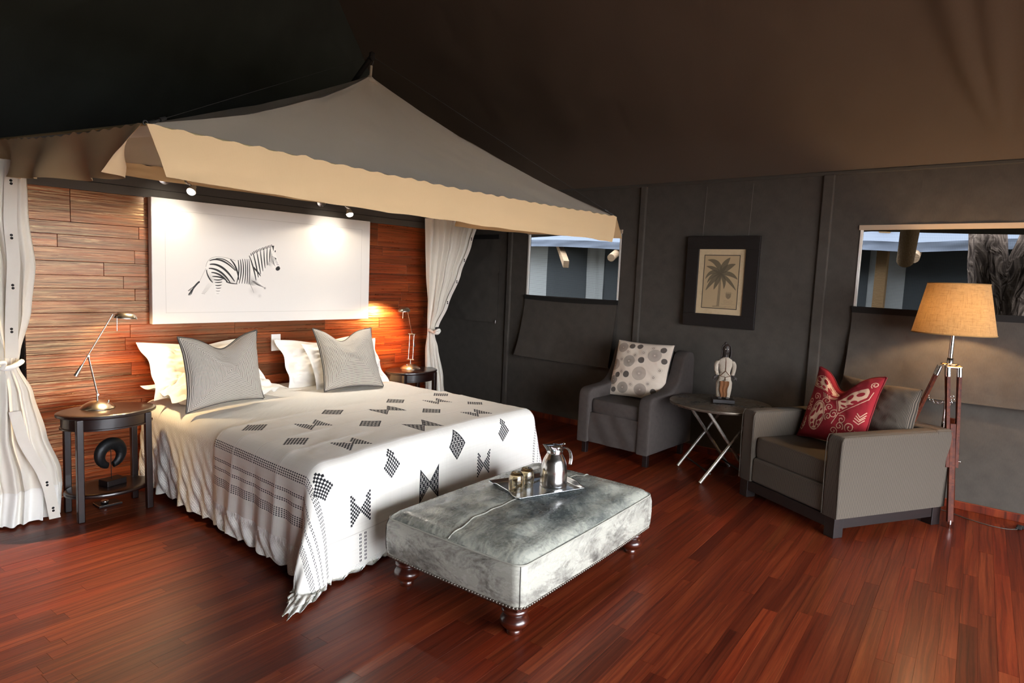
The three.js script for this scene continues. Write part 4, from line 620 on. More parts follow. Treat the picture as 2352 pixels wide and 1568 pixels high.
const medallions = canvasTex(1024, 1024, (c, w) => {
  c.fillStyle = '#d8c8b6'; c.fillRect(0, 0, w, w);
  const big = (x, y, r, col) => { c.strokeStyle = c.fillStyle = col; for (let k = 1; k <= 7; k++) { const q = r * k / 7; c.lineWidth = 2.4; c.beginPath(); c.arc(x, y, q, 0, 7); c.stroke(); const n = 8 + k * 6; for (let i = 0; i < n; i++) { const a = i / n * 6.2832; c.beginPath(); c.arc(x + (q - r / 14) * Math.cos(a), y + (q - r / 14) * Math.sin(a), r / 24, 0, 7); k % 2 ? c.fill() : c.stroke(); } } c.fillStyle = '#d8c8b6'; c.beginPath(); c.arc(x, y, r * 0.1, 0, 7); c.fill(); };
  const dark = (x, y, r, col = '#433c38') => { c.fillStyle = col; c.beginPath(); for (let i = 0; i <= 48; i++) { const a = i / 48 * 6.2832, q = r * (i % 2 ? 1 : 0.82); c.lineTo(x + q * Math.cos(a), y + q * Math.sin(a)); } c.fill(); c.strokeStyle = '#b9aa99'; c.lineWidth = 2; for (const q of [0.62, 0.4, 0.16]) { c.beginPath(); c.arc(x, y, r * q, 0, 7); c.stroke(); } };
  const ring = (x, y, r) => { c.strokeStyle = '#5a4c41'; c.lineWidth = 8; c.beginPath(); c.arc(x, y, r * 0.35, 0, 7); c.stroke(); c.lineWidth = 2; for (const q of [0.7, 0.95]) { c.setLineDash([6, 4]); c.beginPath(); c.arc(x, y, r * q, 0, 7); c.stroke(); } c.setLineDash([]); };
  [[150, 150, 95], [330, 400, 105], [760, 250, 115], [560, 600, 120], [300, 880, 100], [620, 880, 108], [60, 480, 100], [90, 760, 80]].forEach(([x, y, r], i) => big(x, y, r, ['#7c6c62', '#5f5852', '#6f625c'][i % 3]));
  [[320, 110, 56], [460, 100, 56], [880, 130, 58], [550, 360, 60], [330, 640, 62], [160, 660, 52], [940, 330, 55], [850, 880, 56], [130, 930, 50], [980, 950, 50]].forEach((p) => dark(...p));
  [[270, 230, 46], [410, 280, 46], [560, 220, 46], [180, 380, 46], [220, 600, 46], [440, 810, 46], [820, 640, 46], [900, 500, 46], [700, 110, 46], [740, 760, 40]].forEach((p) => ring(...p));
});
{
  const g = thing('cushion', 'cream cushion printed with grey medallions in the dark grey armchair', 'cushion'), c = cushion(0.54, 0.52, 0.14, { pinch: 0.05, s: 11 });
  part('cushion_cover', c.body, std({ map: medallions, roughness: 0.95, bumpMap: weaveAt(14), bumpScale: 0.0004 }), g); part('piping', c.edge, std({ color: srgb('#3d3835'), roughness: 0.9 }), g);
  pose(g, V(4.93, 0.485, -3.02), V(4.97, 0.485, -2.49), 0.36);
}

// ---------------------------------------------------------------- folding table with the beaded figure
{
  const g = thing('folding_table', 'round worn metal folding table with crossed legs between the armchairs', 'table'); g.position.set(4.90, 0, -1.965);
  const r = 0.385, y = 0.58;
  part('tabletop', lathe([[0.001, y], [r - 0.008, y], [r, y + 0.003], [r + 0.002, y - 0.002], [r, y - 0.018], [r - 0.006, y - 0.018], [r - 0.008, y - 0.004], [0.001, y - 0.004]], 72), M.tableTop, g);
  // two crossing pairs; feet measured on the floor, the tops meet the plate diagonally opposite
  const e = V(-0.299, 0, 0.325).normalize(), n = V(e.z, 0, -e.x), half = 0.225, spread = 0.20;
  const P = (s, t, h) => e.clone().multiplyScalar(s).addScaledVector(n, t).add(V(0, h, 0));
  for (const s of [-half, half]) { part('leg', bar(P(s, -spread - 0.02, 0.006), P(s * 0.99, spread, y - 0.01), 0.0125, 0.0125, 14), M.worn, g); part('leg', bar(P(s * 0.92, spread + 0.02, 0.006), P(s * 0.92, -spread, y - 0.01), 0.0125, 0.0125, 14), M.worn, g); part('pivot', bar(P(s * 0.90, 0, y / 2), P(s * 1.06, 0, y / 2), 0.008), M.steel, g); }
  part('crossbar', bar(P(-half, -spread * 0.72, 0.075), P(half, -spread * 0.72, 0.075), 0.007), M.wire, g);
  part('crossbar', bar(P(-half * 0.92, spread * 0.75, 0.07), P(half * 0.92, spread * 0.75, 0.07), 0.007), M.wire, g);
}
{
  const g = thing('figurine', 'white-beaded African doll figure with dark head on a black block', 'figurine'); g.position.set(4.925, 0.5835, -1.955); g.rotation.y = -1.02; g.scale.setScalar(1.15); // local +z faces the room
  const bead = dataTex(256, 256, (u, v, i, j) => { const s = 24, y = v * s, x = u * s + (Math.floor(y) & 1) * 0.5, d = Math.hypot(x - Math.floor(x) - 0.5, y - Math.floor(y) - 0.5); return grey(1 - smooth(0.2, 0.62, d)); }, { srgb: false, rx: 9, ry: 9 });
  const beads = std({ color: srgb('#cfc0ac'), roughness: 0.6, bumpMap: bead, bumpScale: 0.004 }), skin = std({ color: srgb('#2a211d'), roughness: 0.55 }), hideM = std({ color: srgb('#6a4120'), roughness: 0.9, bumpMap: scuff, bumpScale: 0.003 });
  part('base_block', rbox(0.145, 0.026, 0.10, 0.003, 0, 0.013, 0), M.blackWood, g);
  const ell = (list) => list.map(([y, rx, rz, cx = 0, cz = 0]) => { const L = []; for (let k = 0; k <= 28; k++) { const a = k / 28 * 2 * Math.PI; L.push(V(cx + rx * Math.cos(a), y, cz + rz * Math.sin(a))); } return L; });
  const torso = ell([[0.150, 0.036, 0.026], [0.165, 0.044, 0.034], [0.185, 0.040, 0.034], [0.205, 0.034, 0.030], [0.225, 0.038, 0.030], [0.255, 0.046, 0.032], [0.280, 0.048, 0.031], [0.296, 0.042, 0.028], [0.306, 0.026, 0.022], [0.314, 0.015, 0.015]]);
  part('torso', uvBox(loft(torso, { cap0: true, cap1: true })), beads, g, 'torso wrapped in white beads');
  for (const s of [-1, 1]) {
    part('leg', uvBox(loft(ell([[0.034, 0.017, 0.017, s * 0.026], [0.06, 0.021, 0.021, s * 0.027], [0.10, 0.025, 0.025, s * 0.028], [0.14, 0.027, 0.027, s * 0.026], [0.165, 0.020, 0.022, s * 0.022]]), { cap0: true, cap1: true })), beads, g);
    part('foot', rbox(0.026, 0.014, 0.042, 0.006, s * 0.026, 0.033, 0.006), skin, g);
    const arm = [V(s * 0.044, 0.288, 0), V(s * 0.058, 0.262, 0.002), V(s * 0.058, 0.225, 0.004), V(s * 0.050, 0.192, 0.014)], R = new THREE.CatmullRomCurve3(arm), rg = [];
    for (let i = 0; i <= 16; i++) { const p = R.getPoint(i / 16), L = [], q = mix(0.016, 0.012, i / 16) * (i === 0 ? 0.7 : 1); for (let k = 0; k <= 16; k++) { const a = k / 16 * 2 * Math.PI; L.push(V(p.x + q * Math.cos(a), p.y, p.z + q * Math.sin(a))); } rg.push(L); }
    part('arm', uvBox(loft(rg, { cap0: true, cap1: true })), beads, g);
    const hx = s * (s < 0 ? 0.066 : 0.064), hand = [bar(V(s * 0.048, 0.193, 0.014), V(hx, 0.178, 0.020), 0.010, 0.008), new THREE.SphereGeometry(0.012, 14, 10).scale(1, 1.1, 0.7).translate(hx + s * 0.004, 0.172, 0.022)];
    for (let f = 0; f < 4; f++) hand.push(bar(V(hx + s * 0.004, 0.168, 0.016 + f * 0.004), V(hx + s * (0.010 + f * 0.001), 0.152 + Math.abs(f - 1.5) * 0.003, 0.016 + f * 0.005), 0.0028, 0.0022, 8)); hand.push(bar(V(hx, 0.174, 0.028), V(hx - s * 0.006, 0.162, 0.034), 0.003, 0.0024, 8));
    part('hand', hand, skin, g);
  }
  part('strap', [tube([V(-0.002, 0.310, 0.018), V(-0.002, 0.285, 0.033), V(-0.001, 0.25, 0.034), V(0, 0.222, 0.034)], 0.0022, 20, 6), tube([V(0, 0.222, 0.034), V(-0.02, 0.20, 0.030), V(-0.034, 0.185, 0.022)], 0.0022, 16, 6), tube([V(0, 0.222, 0.034), V(0.02, 0.20, 0.030), V(0.034, 0.185, 0.022)], 0.0022, 16, 6), tube([V(-0.036, 0.187, 0.02), V(0, 0.180, 0.038), V(0.036, 0.187, 0.02)], 0.0018, 16, 6), tube([V(0, 0.18, 0.038), V(-0.002, 0.15, 0.037)], 0.002, 8, 6)], hideM, g, 'brown leather strap');
  part('apron', uvBox(sheet((u, v) => V((u - 0.5) * mix(0.062, 0.040, v) + 0.003 * Math.sin(v * 9) - 0.004, mix(0.152, 0.042, v), 0.036 - 0.006 * v + 0.003 * Math.sin(u * 14)), 14, 20, 0.003)), hideM, g, 'brown hide apron');
  const head = ell([[0.312, 0.013, 0.013], [0.328, 0.012, 0.012], [0.336, 0.016, 0.017, 0, 0.003], [0.350, 0.022, 0.023, 0, 0.003], [0.368, 0.025, 0.026], [0.386, 0.023, 0.025], [0.398, 0.014, 0.016], [0.402, 0.004, 0.004]]);
  part('head', [loft(head, { cap0: true, cap1: true }), new THREE.SphereGeometry(0.0045, 10, 8).scale(0.8, 1.5, 1).translate(0, 0.362, 0.027), rbox(0.014, 0.0035, 0.004, 0.0015, 0, 0.349, 0.0255), ...[-1, 1].map((s) => new THREE.SphereGeometry(0.0048, 10, 8).scale(0.6, 1.2, 0.8).translate(s * 0.026, 0.364, 0)), bar(V(0, 0.30, 0), V(0, 0.335, 0.002), 0.0135, 0.012)].map((q) => q), skin, g);
  part('eye', [-1, 1].map((s) => new THREE.SphereGeometry(0.003, 10, 8).translate(s * 0.0085, 0.370, 0.0245)), std({ color: srgb('#e8e2d8'), roughness: 0.3 }), g);
  const hair = [], pale = []; for (let i = 0; i < 16; i++) { const a = i / 16 * 2 * Math.PI + 0.2, c = Math.cos(a), s = Math.sin(a); if (s > 0.25) continue; const L = rr(0.03, 0.075); (i % 4 === 1 ? pale : hair).push(tube([V(0.012 * c, 0.400, 0.012 * s), V(0.026 * c, 0.388, 0.026 * s), V(0.030 * c, 0.37, 0.030 * s), V(0.031 * c + 0.002, 0.37 - L * 0.6, 0.030 * s), V(0.030 * c, 0.365 - L, 0.029 * s)], 0.0036, 22, 7)); }
  hair.push(new THREE.SphereGeometry(0.010, 14, 10).translate(-0.007, 0.408, 0)); part('hair', hair, skin, g); part('hair_beads', pale, beads, g);
}

// ---------------------------------------------------------------- framed botanical print
const palm = canvasTex(640, 880, (c, w, h) => {
  c.fillStyle = '#cdb692'; c.fillRect(0, 0, w, h); for (let i = 0; i < 500; i++) { c.fillStyle = `rgba(120,90,55,${0.05 * rnd()})`; c.beginPath(); c.arc(rnd() * w, rnd() * h, 4 + 30 * rnd(), 0, 7); c.fill(); }
  c.fillStyle = '#b69d79'; c.fillRect(82, 84, w - 164, h - 168); c.strokeStyle = '#2b2622'; c.lineWidth = 9; c.strokeRect(82, 84, w - 164, h - 168);
  const ink = '#4b4336', cx = 315, cy = 330; c.strokeStyle = ink; c.fillStyle = 'rgba(92,84,66,.75)';
  const leaf = (tx, ty, bx, by, wd) => { const n = 26, A = [], Bq = []; for (let i = 0; i <= n; i++) { const t = i / n, x = (1 - t) ** 2 * cx + 2 * t * (1 - t) * bx + t * t * tx, y = (1 - t) ** 2 * cy + 2 * t * (1 - t) * by + t * t * ty, dx = 2 * (1 - t) * (bx - cx) + 2 * t * (tx - bx), dy = 2 * (1 - t) * (by - cy) + 2 * t * (ty - by), q = Math.hypot(dx, dy) || 1, r = wd * Math.pow(Math.sin(Math.PI * Math.pow(t, 0.8)), 0.8); A.push([x - dy / q * r, y + dx / q * r]); Bq.push([x + dy / q * r, y - dx / q * r]); } c.beginPath(); A.concat(Bq.slice().reverse()).forEach((p, i) => i ? c.lineTo(...p) : c.moveTo(...p)); c.closePath(); c.fill(); c.lineWidth = 1.4; c.stroke(); for (let i = 3; i < n; i++) { c.beginPath(); c.moveTo(...A[i]); c.lineTo((A[i][0] + Bq[i][0]) / 2, (A[i][1] + Bq[i][1]) / 2); c.lineTo(...Bq[i]); c.stroke(); } };
  [[430, 115, 350, 200, 38], [505, 200, 400, 230, 36], [545, 400, 450, 300, 28], [535, 545, 430, 400, 22], [370, 530, 390, 400, 24], [235, 545, 280, 420, 30], [125, 560, 220, 390, 30], [110, 405, 180, 260, 24], [115, 235, 230, 250, 26], [125, 150, 290, 150, 34], [140, 460, 190, 330, 22]].forEach((p) => leaf(...p));
  c.lineWidth = 2; for (const [a, b] of [[-13, -26], [13, 8], [0, -6], [-7, -16], [7, 0]]) { c.beginPath(); c.moveTo(cx + a, cy); c.quadraticCurveTo(cx + a * 0.9, 560, cx + b, 768); c.stroke(); } c.fillStyle = 'rgba(92,84,66,.3)'; c.beginPath(); c.moveTo(cx - 13, cy); c.lineTo(cx + 13, cy); c.lineTo(cx + 8, 768); c.lineTo(cx - 26, 768); c.fill();
  c.beginPath(); c.moveTo(230, 772); c.lineTo(420, 778); c.stroke(); c.lineWidth = 4; c.beginPath(); c.moveTo(235, 770); c.lineTo(300, 762); c.stroke();
  c.lineWidth = 2; const sx = 440, sy = 615; c.beginPath(); c.moveTo(sx - 34, sy - 20); c.lineTo(sx + 34, sy - 20); c.lineTo(sx + 32, sy + 14); c.quadraticCurveTo(sx + 24, sy + 38, sx, sy + 48); c.quadraticCurveTo(sx - 24, sy + 38, sx - 32, sy + 14); c.closePath(); c.stroke(); c.fillStyle = 'rgba(75,67,54,.45)'; c.fill(); c.beginPath(); c.arc(sx, sy + 10, 16, 0, 7); c.stroke(); for (const k of [-24, -12, 0, 12, 24]) { c.beginPath(); c.moveTo(sx + k, sy - 22); c.lineTo(sx + k * 1.25, sy - 46); c.stroke(); } c.beginPath(); c.moveTo(sx - 50, sy - 30); c.lineTo(sx + 50, sy - 30); c.stroke();
  c.lineWidth = 1.5; [[690, 62, 4], [712, 56, 4], [733, 90, 2], [768, 48, 3]].forEach(([y, L, a]) => { for (let x = sx - L; x < sx + L; x += 7) { c.beginPath(); c.moveTo(x, y + a * Math.sin(x)); c.lineTo(x + 5, y - a * Math.cos(x * 1.7)); c.stroke(); } });
}, { wrap: false });
{
  const g = thing('framed_print', 'botanical print of a palm in a wide black frame on the canvas wall', 'picture'); const z0 = -2.578, z1 = -1.936, y0 = 1.138, y1 = 1.926, x = WX - 0.035;
  const fw = 0.113, fr = std({ color: srgb('#17110f'), roughness: 0.6, bumpMap: weaveAt(6, bumpWall), bumpScale: 0.002 });
  const rail = (a, b, c, d) => uvBox(new RoundedBoxGeometry(0.028, b - a, d - c, 2, 0.004).translate(x, (a + b) / 2, (c + d) / 2));
  part('frame', [rail(y1 - fw, y1, z0, z1), rail(y0, y0 + fw, z0, z1), rail(y0 + fw, y1 - fw, z0, z0 + fw), rail(y0 + fw, y1 - fw, z1 - fw, z1)], fr, g);
  const pr = new THREE.BoxGeometry(z1 - z0 - 2 * fw + 0.006, y1 - y0 - 2 * fw + 0.006, 0.006).rotateY(-Math.PI / 2).translate(x + 0.004, (y0 + y1) / 2, (z0 + z1) / 2);
  part('print', pr, std({ map: palm, roughness: 0.7 }), g, 'cream mount with an engraved palm tree');
  const hw = std({ color: srgb('#6d6860'), roughness: 0.4, metalness: 0.5 }); for (const z of [-2.45, -2.045]) part('hanging_wire', bar(V(x + 0.008, y1, z), V(WX - 0.012, 2.36, z + 0.004), 0.0013, 0.0013, 6), hw, g);
}

// ---------------------------------------------------------------- striped armchair, red cushion
const pin = canvasTex(256, 64, (c, w, h) => { c.fillStyle = '#655a4e'; c.fillRect(0, 0, w, h); c.fillStyle = '#2b2722'; for (let i = 0; i < 8; i++) c.fillRect(i * 32 + 6, 0, 14, h); });
const pinAt = (turn) => { const t = pin.clone(); t.repeat.set(1 / 0.056, 1 / 0.056); t.center.set(0, 0); if (turn) t.rotation = Math.PI / 2; t.needsUpdate = true; return std({ map: t, roughness: 0.95, bumpMap: weaveAt(11), bumpScale: 0.0003 }); };
const striped = pinAt(false), stripedAcross = pinAt(true);
{
  const g = thing('armchair', 'boxy armchair in fine pinstripe fabric beside the tripod lamp', 'armchair'), b = V(0.876, 0, 0.482), w = V(0.482, 0, -0.876);
  g.quaternion.setFromRotationMatrix(new THREE.Matrix4().makeBasis(b, V(0, 1, 0), w.clone().negate())); g.position.set(4.163, 0, -0.903).addScaledVector(w, 0.43); // local x to the back, z towards the near arm
  const D = 0.95, h = 0.43;
  const arm = (s) => { const L = []; const top = 0.632, o = [[0.125, 0], [0.60, 0.0], [0.622, 0.006], [top, 0.02]]; for (const [y, e] of o) L.push(rrect(D - 2 * e, 0.112 - 2 * e, 0.012, y, 3)); return uvBox(loft(L, { cap0: true, cap1: true })).translate(D / 2, 0, s * (h - 0.056)); };
  part('arm', arm(1), striped, g); part('arm', arm(-1), striped, g);
  part('arm_welt', [1, -1].flatMap((s) => [s * h, s * (h - 0.112)].flatMap((z) => [tube([V(0.002, 0.128, z), V(0.002, 0.618, z), V(0.012, 0.628, z * 0.999)], 0.0028, 16, 6), tube([V(0.012, 0.626, z), V(D - 0.01, 0.626, z)], 0.0028, 8, 6)])), striped, g);
  part('backrest', rbox(0.14, 0.515, 2 * h - 0.004, 0.02, D - 0.07, 0.382, 0), striped, g);
  part('front_rail', rbox(0.10, 0.175, 2 * h - 0.22, 0.022, 0.062, 0.213, 0), striped, g);
  part('seat_deck', rbox(0.74, 0.15, 2 * h - 0.22, 0.01, 0.46, 0.205, 0), striped, g);
  const L = []; for (let i = 0; i <= 14; i++) { const t = i / 14, a = (t - 0.5) * Math.PI, k = Math.pow(Math.cos(a), 0.3); L.push(rrect(0.76 * (0.93 + 0.07 * k), (2 * h - 0.226) * (0.96 + 0.04 * k), 0.03, 0.372 + 0.072 * Math.sin(a) + 0.0, 5, 0.004)); }
  L.slice(8).forEach((R) => R.forEach((p) => { p.y += 0.014 * Math.cos(p.z * 4.2) * Math.cos(p.x * 3); }));
  part('seat_cushion', uvBox(loft(L, { cap0: true, cap1: true })).translate(0.405, 0, 0), striped, g);
  const bc = cushion(0.62, 0.46, 0.20, { pinch: 0.02, s: 15, wrinkle: 0.012, notch: 0.01 }), gc = new THREE.Group(); gc.name = 'back_cushion'; g.add(gc);
  const uvp = bc.body.attributes.uv; for (let i = 0; i < uvp.count; i++) uvp.setXY(i, uvp.getX(i) * 0.62, uvp.getY(i) * 0.46);
  part('back_cushion_cover', bc.body, striped, gc); pose(gc, V(0.655, 0.435, 0.35), V(0.655, 0.435, -0.30), 0.22); gc.rotation.z += 0; gc.name = 'back_cushion';
  gc.quaternion.setFromRotationMatrix(new THREE.Matrix4().makeBasis(V(0, 0, 1), V(0.22, 0.975, 0).normalize(), V(-0.975, 0.22, 0).normalize())); gc.position.set(0.665, 0.435, 0.02);
  part('plinth', [box(0.03, D - 0.03, 0.055, 0.125, h - 0.05, h - 0.02), box(0.03, D - 0.03, 0.055, 0.125, -h + 0.02, -h + 0.05), box(0.012, 0.04, 0.055, 0.125, -h + 0.02, h - 0.02), box(D - 0.04, D - 0.02, 0.055, 0.125, -h + 0.02, h - 0.02)], M.blackWood, g);
  for (const [x, z] of [[0.045, h - 0.05], [0.045, -h + 0.05], [D - 0.055, h - 0.05], [D - 0.055, -h + 0.05]]) part('foot', beam(V(x, 0, z), V(x, 0.125, z), 0.075, 0.075, V(1, 0, 0), 0.003), M.blackWood, g);
}
const ikat = canvasTex(1024, 1024, (c, w) => {
  c.fillStyle = '#8c1420'; c.fillRect(0, 0, w, w); const cream = '#d2a98c', red = '#8a1520'; for (let i = 0; i < 900; i++) { c.fillStyle = `rgba(${rnd() < 0.5 ? '60,0,10' : '180,40,45'},.12)`; c.fillRect(rnd() * w, rnd() * w, 2, 20 + rnd() * 60); }
  c.lineCap = 'round';
  const jag = (pts, wd = 10, col = cream) => { c.strokeStyle = col; c.lineWidth = wd; c.beginPath(); pts.forEach((p, i) => { const x = p[0] + rr(-3, 3), y = p[1] + rr(-3, 3); i ? c.lineTo(x, y) : c.moveTo(x, y); }); c.stroke(); };
  const spiral = (x, y, r, a0, dir) => jag(Array.from({ length: 40 }, (_, i) => { const t = i / 39, a = a0 + dir * t * 8.2, q = r * (1 - 0.8 * t); return [x + q * Math.cos(a), y + q * Math.sin(a)]; }), 11);
  const drop = (x, y, rx, ry, a) => { c.fillStyle = red; c.beginPath(); c.ellipse(x, y, rx, ry, a, 0, 7); c.fill(); };
  const seedPod = (x, y, rx, ry, a) => { c.save(); c.translate(x, y); c.rotate(a); c.fillStyle = cream; c.beginPath(); for (let i = 0; i <= 70; i++) { const t = i / 70 * 6.2832, k = i % 2 ? 1.03 : 0.98; c.lineTo(rx * k * Math.cos(t), ry * k * Math.sin(t)); } c.fill(); c.strokeStyle = red; c.lineWidth = 9; c.beginPath(); c.ellipse(0, 0, rx * 0.86, ry * 0.9, 0, 0, 7); c.stroke(); c.restore();
    for (const [dx, dy, p, q, b] of [[0.02, -0.42, 0.17, 0.3, 0.1], [-0.5, -0.05, 0.17, 0.26, 0.5], [0.48, 0.08, 0.2, 0.28, 0.5], [-0.45, 0.42, 0.17, 0.12, 0.3], [0.06, 0.5, 0.14, 0.24, 0], [0.5, 0.45, 0.16, 0.14, 0.4], [-0.3, 0.7, 0.16, 0.12, 0], [0.35, 0.75, 0.14, 0.12, 0], [-0.4, -0.5, 0.1, 0.12, 0], [0.45, -0.4, 0.1, 0.1, 0.4]]) drop(x + dx * rx, y + dy * ry, p * rx, q * ry, a + b); };
  seedPod(300, 700, 125, 215, 0.06); seedPod(780, 985, 170, 130, 0); seedPod(250, 190, 260, 105, -0.2); 
  c.fillStyle = cream; c.beginPath(); c.moveTo(560, 400); c.lineTo(620, 590); c.lineTo(930, 330); c.quadraticCurveTo(960, 240, 900, 200); c.lineTo(720, 260); c.closePath(); c.fill(); for (const p of [[640, 420, 42, 22, 0.2], [720, 350, 34, 50, 0.6], [790, 420, 46, 22, -0.3], [840, 300, 54, 30, -0.4], [660, 500, 40, 16, 0.3], [740, 480, 44, 16, -0.3], [640, 555, 16, 14, 0]]) drop(...p);
  jag([[540, 400], [600, 610]], 9); jag([[630, 620], [960, 350], [980, 240]], 9);
  [[120, 520, 55, 1, 1], [210, 440, 62, 0.5, -1], [400, 455, 70, 2.6, 1], [470, 560, 60, 2.2, 1], [490, 690, 55, 2, 1], [110, 620, 46, 0.6, -1], [560, 640, 62, 5.2, -1], [690, 690, 62, 4, 1], [610, 860, 60, 1, -1], [680, 780, 60, 0.6, -1], [830, 770, 72, 2.4, 1], [940, 840, 60, 2.2, 1], [960, 140, 48, 2, 1]].forEach((p) => spiral(...p));
  for (let i = 0; i < 4; i++) { jag([[300 + i * 34, 330 - i * 12], [330 + i * 30, 395 - i * 8]], 12); jag([[370, 400 - i * 22], [520, 350 - i * 24]], 10); jag([[880 - i * 6, 560 + i * 34], [930, 600 + i * 30], [990, 520 + i * 34]], 11); jag([[20 + i * 26, 900 - i * 46], [70 + i * 14, 930 - i * 40], [120, 860 - i * 40]], 10); }
  jag([[620, 610], [570, 770]], 12);
});
{
  const g = thing('cushion', 'red ikat cushion with cream scroll motifs on the pinstripe armchair', 'cushion'), c = cushion(0.50, 0.53, 0.16, { notch: 0.13, s: 21, pinch: 0.08, dentX: -0.05 }), b = V(0.876, 0, 0.482), w = V(0.482, 0, -0.876), o = V(4.163, 0, -0.903);
  part('cushion_cover', c.body, std({ map: ikat, roughness: 0.95, bumpMap: weaveAt(14), bumpScale: 0.0005 }), g); part('piping', c.edge, std({ color: srgb('#6d0f18'), roughness: 0.9 }), g);
  const at = (d, q, y) => o.clone().addScaledVector(b, d).addScaledVector(w, q).add(V(0, y, 0));
  pose(g, at(0.37, 0.72, 0.45), at(0.43, 0.22, 0.45), 0.36);
}

// ---------------------------------------------------------------- tripod floor lamp, its cord
const shadeCloth = canvasTex(1024, 256, (c, w, h) => { c.fillStyle = '#b08a58'; c.fillRect(0, 0, w, h); for (let i = 0; i < 5200; i++) { const a = rnd(); c.fillStyle = a < 0.5 ? `rgba(70,40,14,${0.25 * rnd()})` : `rgba(235,190,120,${0.22 * rnd()})`; rnd() < 0.5 ? c.fillRect(rnd() * w, rnd() * h, 8 + 30 * rnd(), 1.4) : c.fillRect(rnd() * w, rnd() * h, 1.4, 8 + 30 * rnd()); } });
{
  const g = thing('floor_lamp', 'tripod floor lamp with wooden legs and lit brown linen shade', 'lamp'), cx = 5.10, cz = -0.515; g.position.set(cx, 0, cz);
  const hub = 1.045, yb = 1.252, yt = 1.578;
  const cloth = phy({ map: shadeCloth, roughness: 1, transmission: 0.075, thickness: 0, bumpMap: weaveAt(1, weave), bumpScale: 0.0005 }); cloth.bumpMap.repeat.set(40, 10);
  const shade = part('lamp_shade', new THREE.CylinderGeometry(0.172, 0.236, yt - yb, 72, 6, true).translate(0, (yt + yb) / 2, 0), cloth, g, 'brown linen drum shade lit from inside');
  part('shade_rim', [new THREE.TorusGeometry(0.172, 0.0035, 8, 72).rotateX(Math.PI / 2).translate(0, yt, 0), new THREE.TorusGeometry(0.236, 0.0035, 8, 72).rotateX(Math.PI / 2).translate(0, yb, 0)], std({ color: srgb('#a8834f'), roughness: 0.9 }), shade);
  part('shade_ring', [0, 1, 2].map((k) => bar(V(0, 1.44, 0), V(0.185 * Math.cos(k * 2.094), 1.50, 0.185 * Math.sin(k * 2.094)), 0.002)), M.wire, shade);
  part('pole', [bar(V(0, hub, 0), V(0, 1.31, 0), 0.0135, 0.012, 20), bar(V(0, 1.30, 0), V(0, 1.335, 0), 0.018, 0.018, 20)], M.chrome, g);
  part('bulb', lathe(smoothProfile([[0.001, 0], [0.014, 0.004], [0.02, 0.03], [0.03, 0.058], [0.026, 0.085], [0.001, 0.098]], 24), 24).translate(0, 1.335, 0), glow(lin(1, 0.68, 0.34), 8), g, 'glowing bulb');
  const p = new THREE.PointLight(lin(1, 0.66, 0.34), 2.0, 0, 2); p.shadow.radius = 1.6; light(p, g, V(0, 1.385, 0));
  part('mount', [lathe([[0.001, 0.012], [0.05, 0.010], [0.052, 0.0], [0.001, -0.004]], 24).translate(0, hub, 0), lathe([[0.019, -0.005], [0.019, 0.045], [0.001, 0.045]], 24).translate(0, hub, 0), bar(V(0.0, hub + 0.028, 0), V(-0.045, hub + 0.03, 0.01), 0.006)], M.chrome, g);
  const feet = [[4.945 - cx, -0.405 - cz], [5.36 - cx, -0.44 - cz], [5.03 - cx, -0.86 - cz]];
  const chainTo = [];
  feet.forEach(([x, z]) => {
    const leg = new THREE.Group(); leg.name = 'leg'; g.add(leg);
    const f = V(x, 0.028, z), d = V(x, 0, z).normalize(), t = V(-d.z, 0, d.x), root = V(d.x * 0.052, hub - 0.012, d.z * 0.052), at = (k) => root.clone().lerp(f, k);
    for (const s of [-1, 1]) part('side_rail', beam(at(0.045).addScaledVector(t, s * 0.036), at(0.64).addScaledVector(t, s * 0.028), 0.020, 0.022, d, 0.002), M.lampWood, leg);
    part('slider', beam(at(0.36), at(0.985), 0.020, 0.036, d, 0.003), M.lampWood, leg);
    part('clip', [...[-1, 1].map((s) => bar(at(0.0).addScaledVector(t, s * 0.036), at(0.06).addScaledVector(t, s * 0.036), 0.0145, 0.0145, 14)), bar(root.clone().addScaledVector(t, -0.046), root.clone().addScaledVector(t, 0.046), 0.009)], M.chrome, leg);
    part('clamp_screw', [bar(at(0.60).addScaledVector(t, -0.046), at(0.60).addScaledVector(t, 0.046), 0.004), new THREE.SphereGeometry(0.008, 14, 10).translate(...at(0.60).addScaledVector(t, -0.05).toArray())], M.chrome, leg);
    part('foot_tip', [bar(at(0.975), at(1.0), 0.014, 0.0115, 14), bar(at(1.0), V(x, 0.001, z), 0.010, 0.004, 12)], M.chrome, leg);
    chainTo.push(at(0.20));
  });
  const chain = []; chainTo.forEach((q) => { const a = V(0, 0.80, 0); for (let i = 0; i < 9; i++) { const k = (i + 0.5) / 9, c = a.clone().lerp(q, k); c.y -= 0.03 * Math.sin(Math.PI * k); chain.push(new THREE.TorusGeometry(0.009, 0.0018, 6, 12).rotateY(i % 2 ? 0 : Math.PI / 2).translate(c.x, c.y, c.z)); } });
  part('chain', chain, M.chrome, g); part('plumb_rod', [bar(V(0, 0.62, 0), V(0, hub, 0), 0.008), bar(V(0, 0.60, 0), V(0, 0.66, 0), 0.011)], M.chrome, g);
}
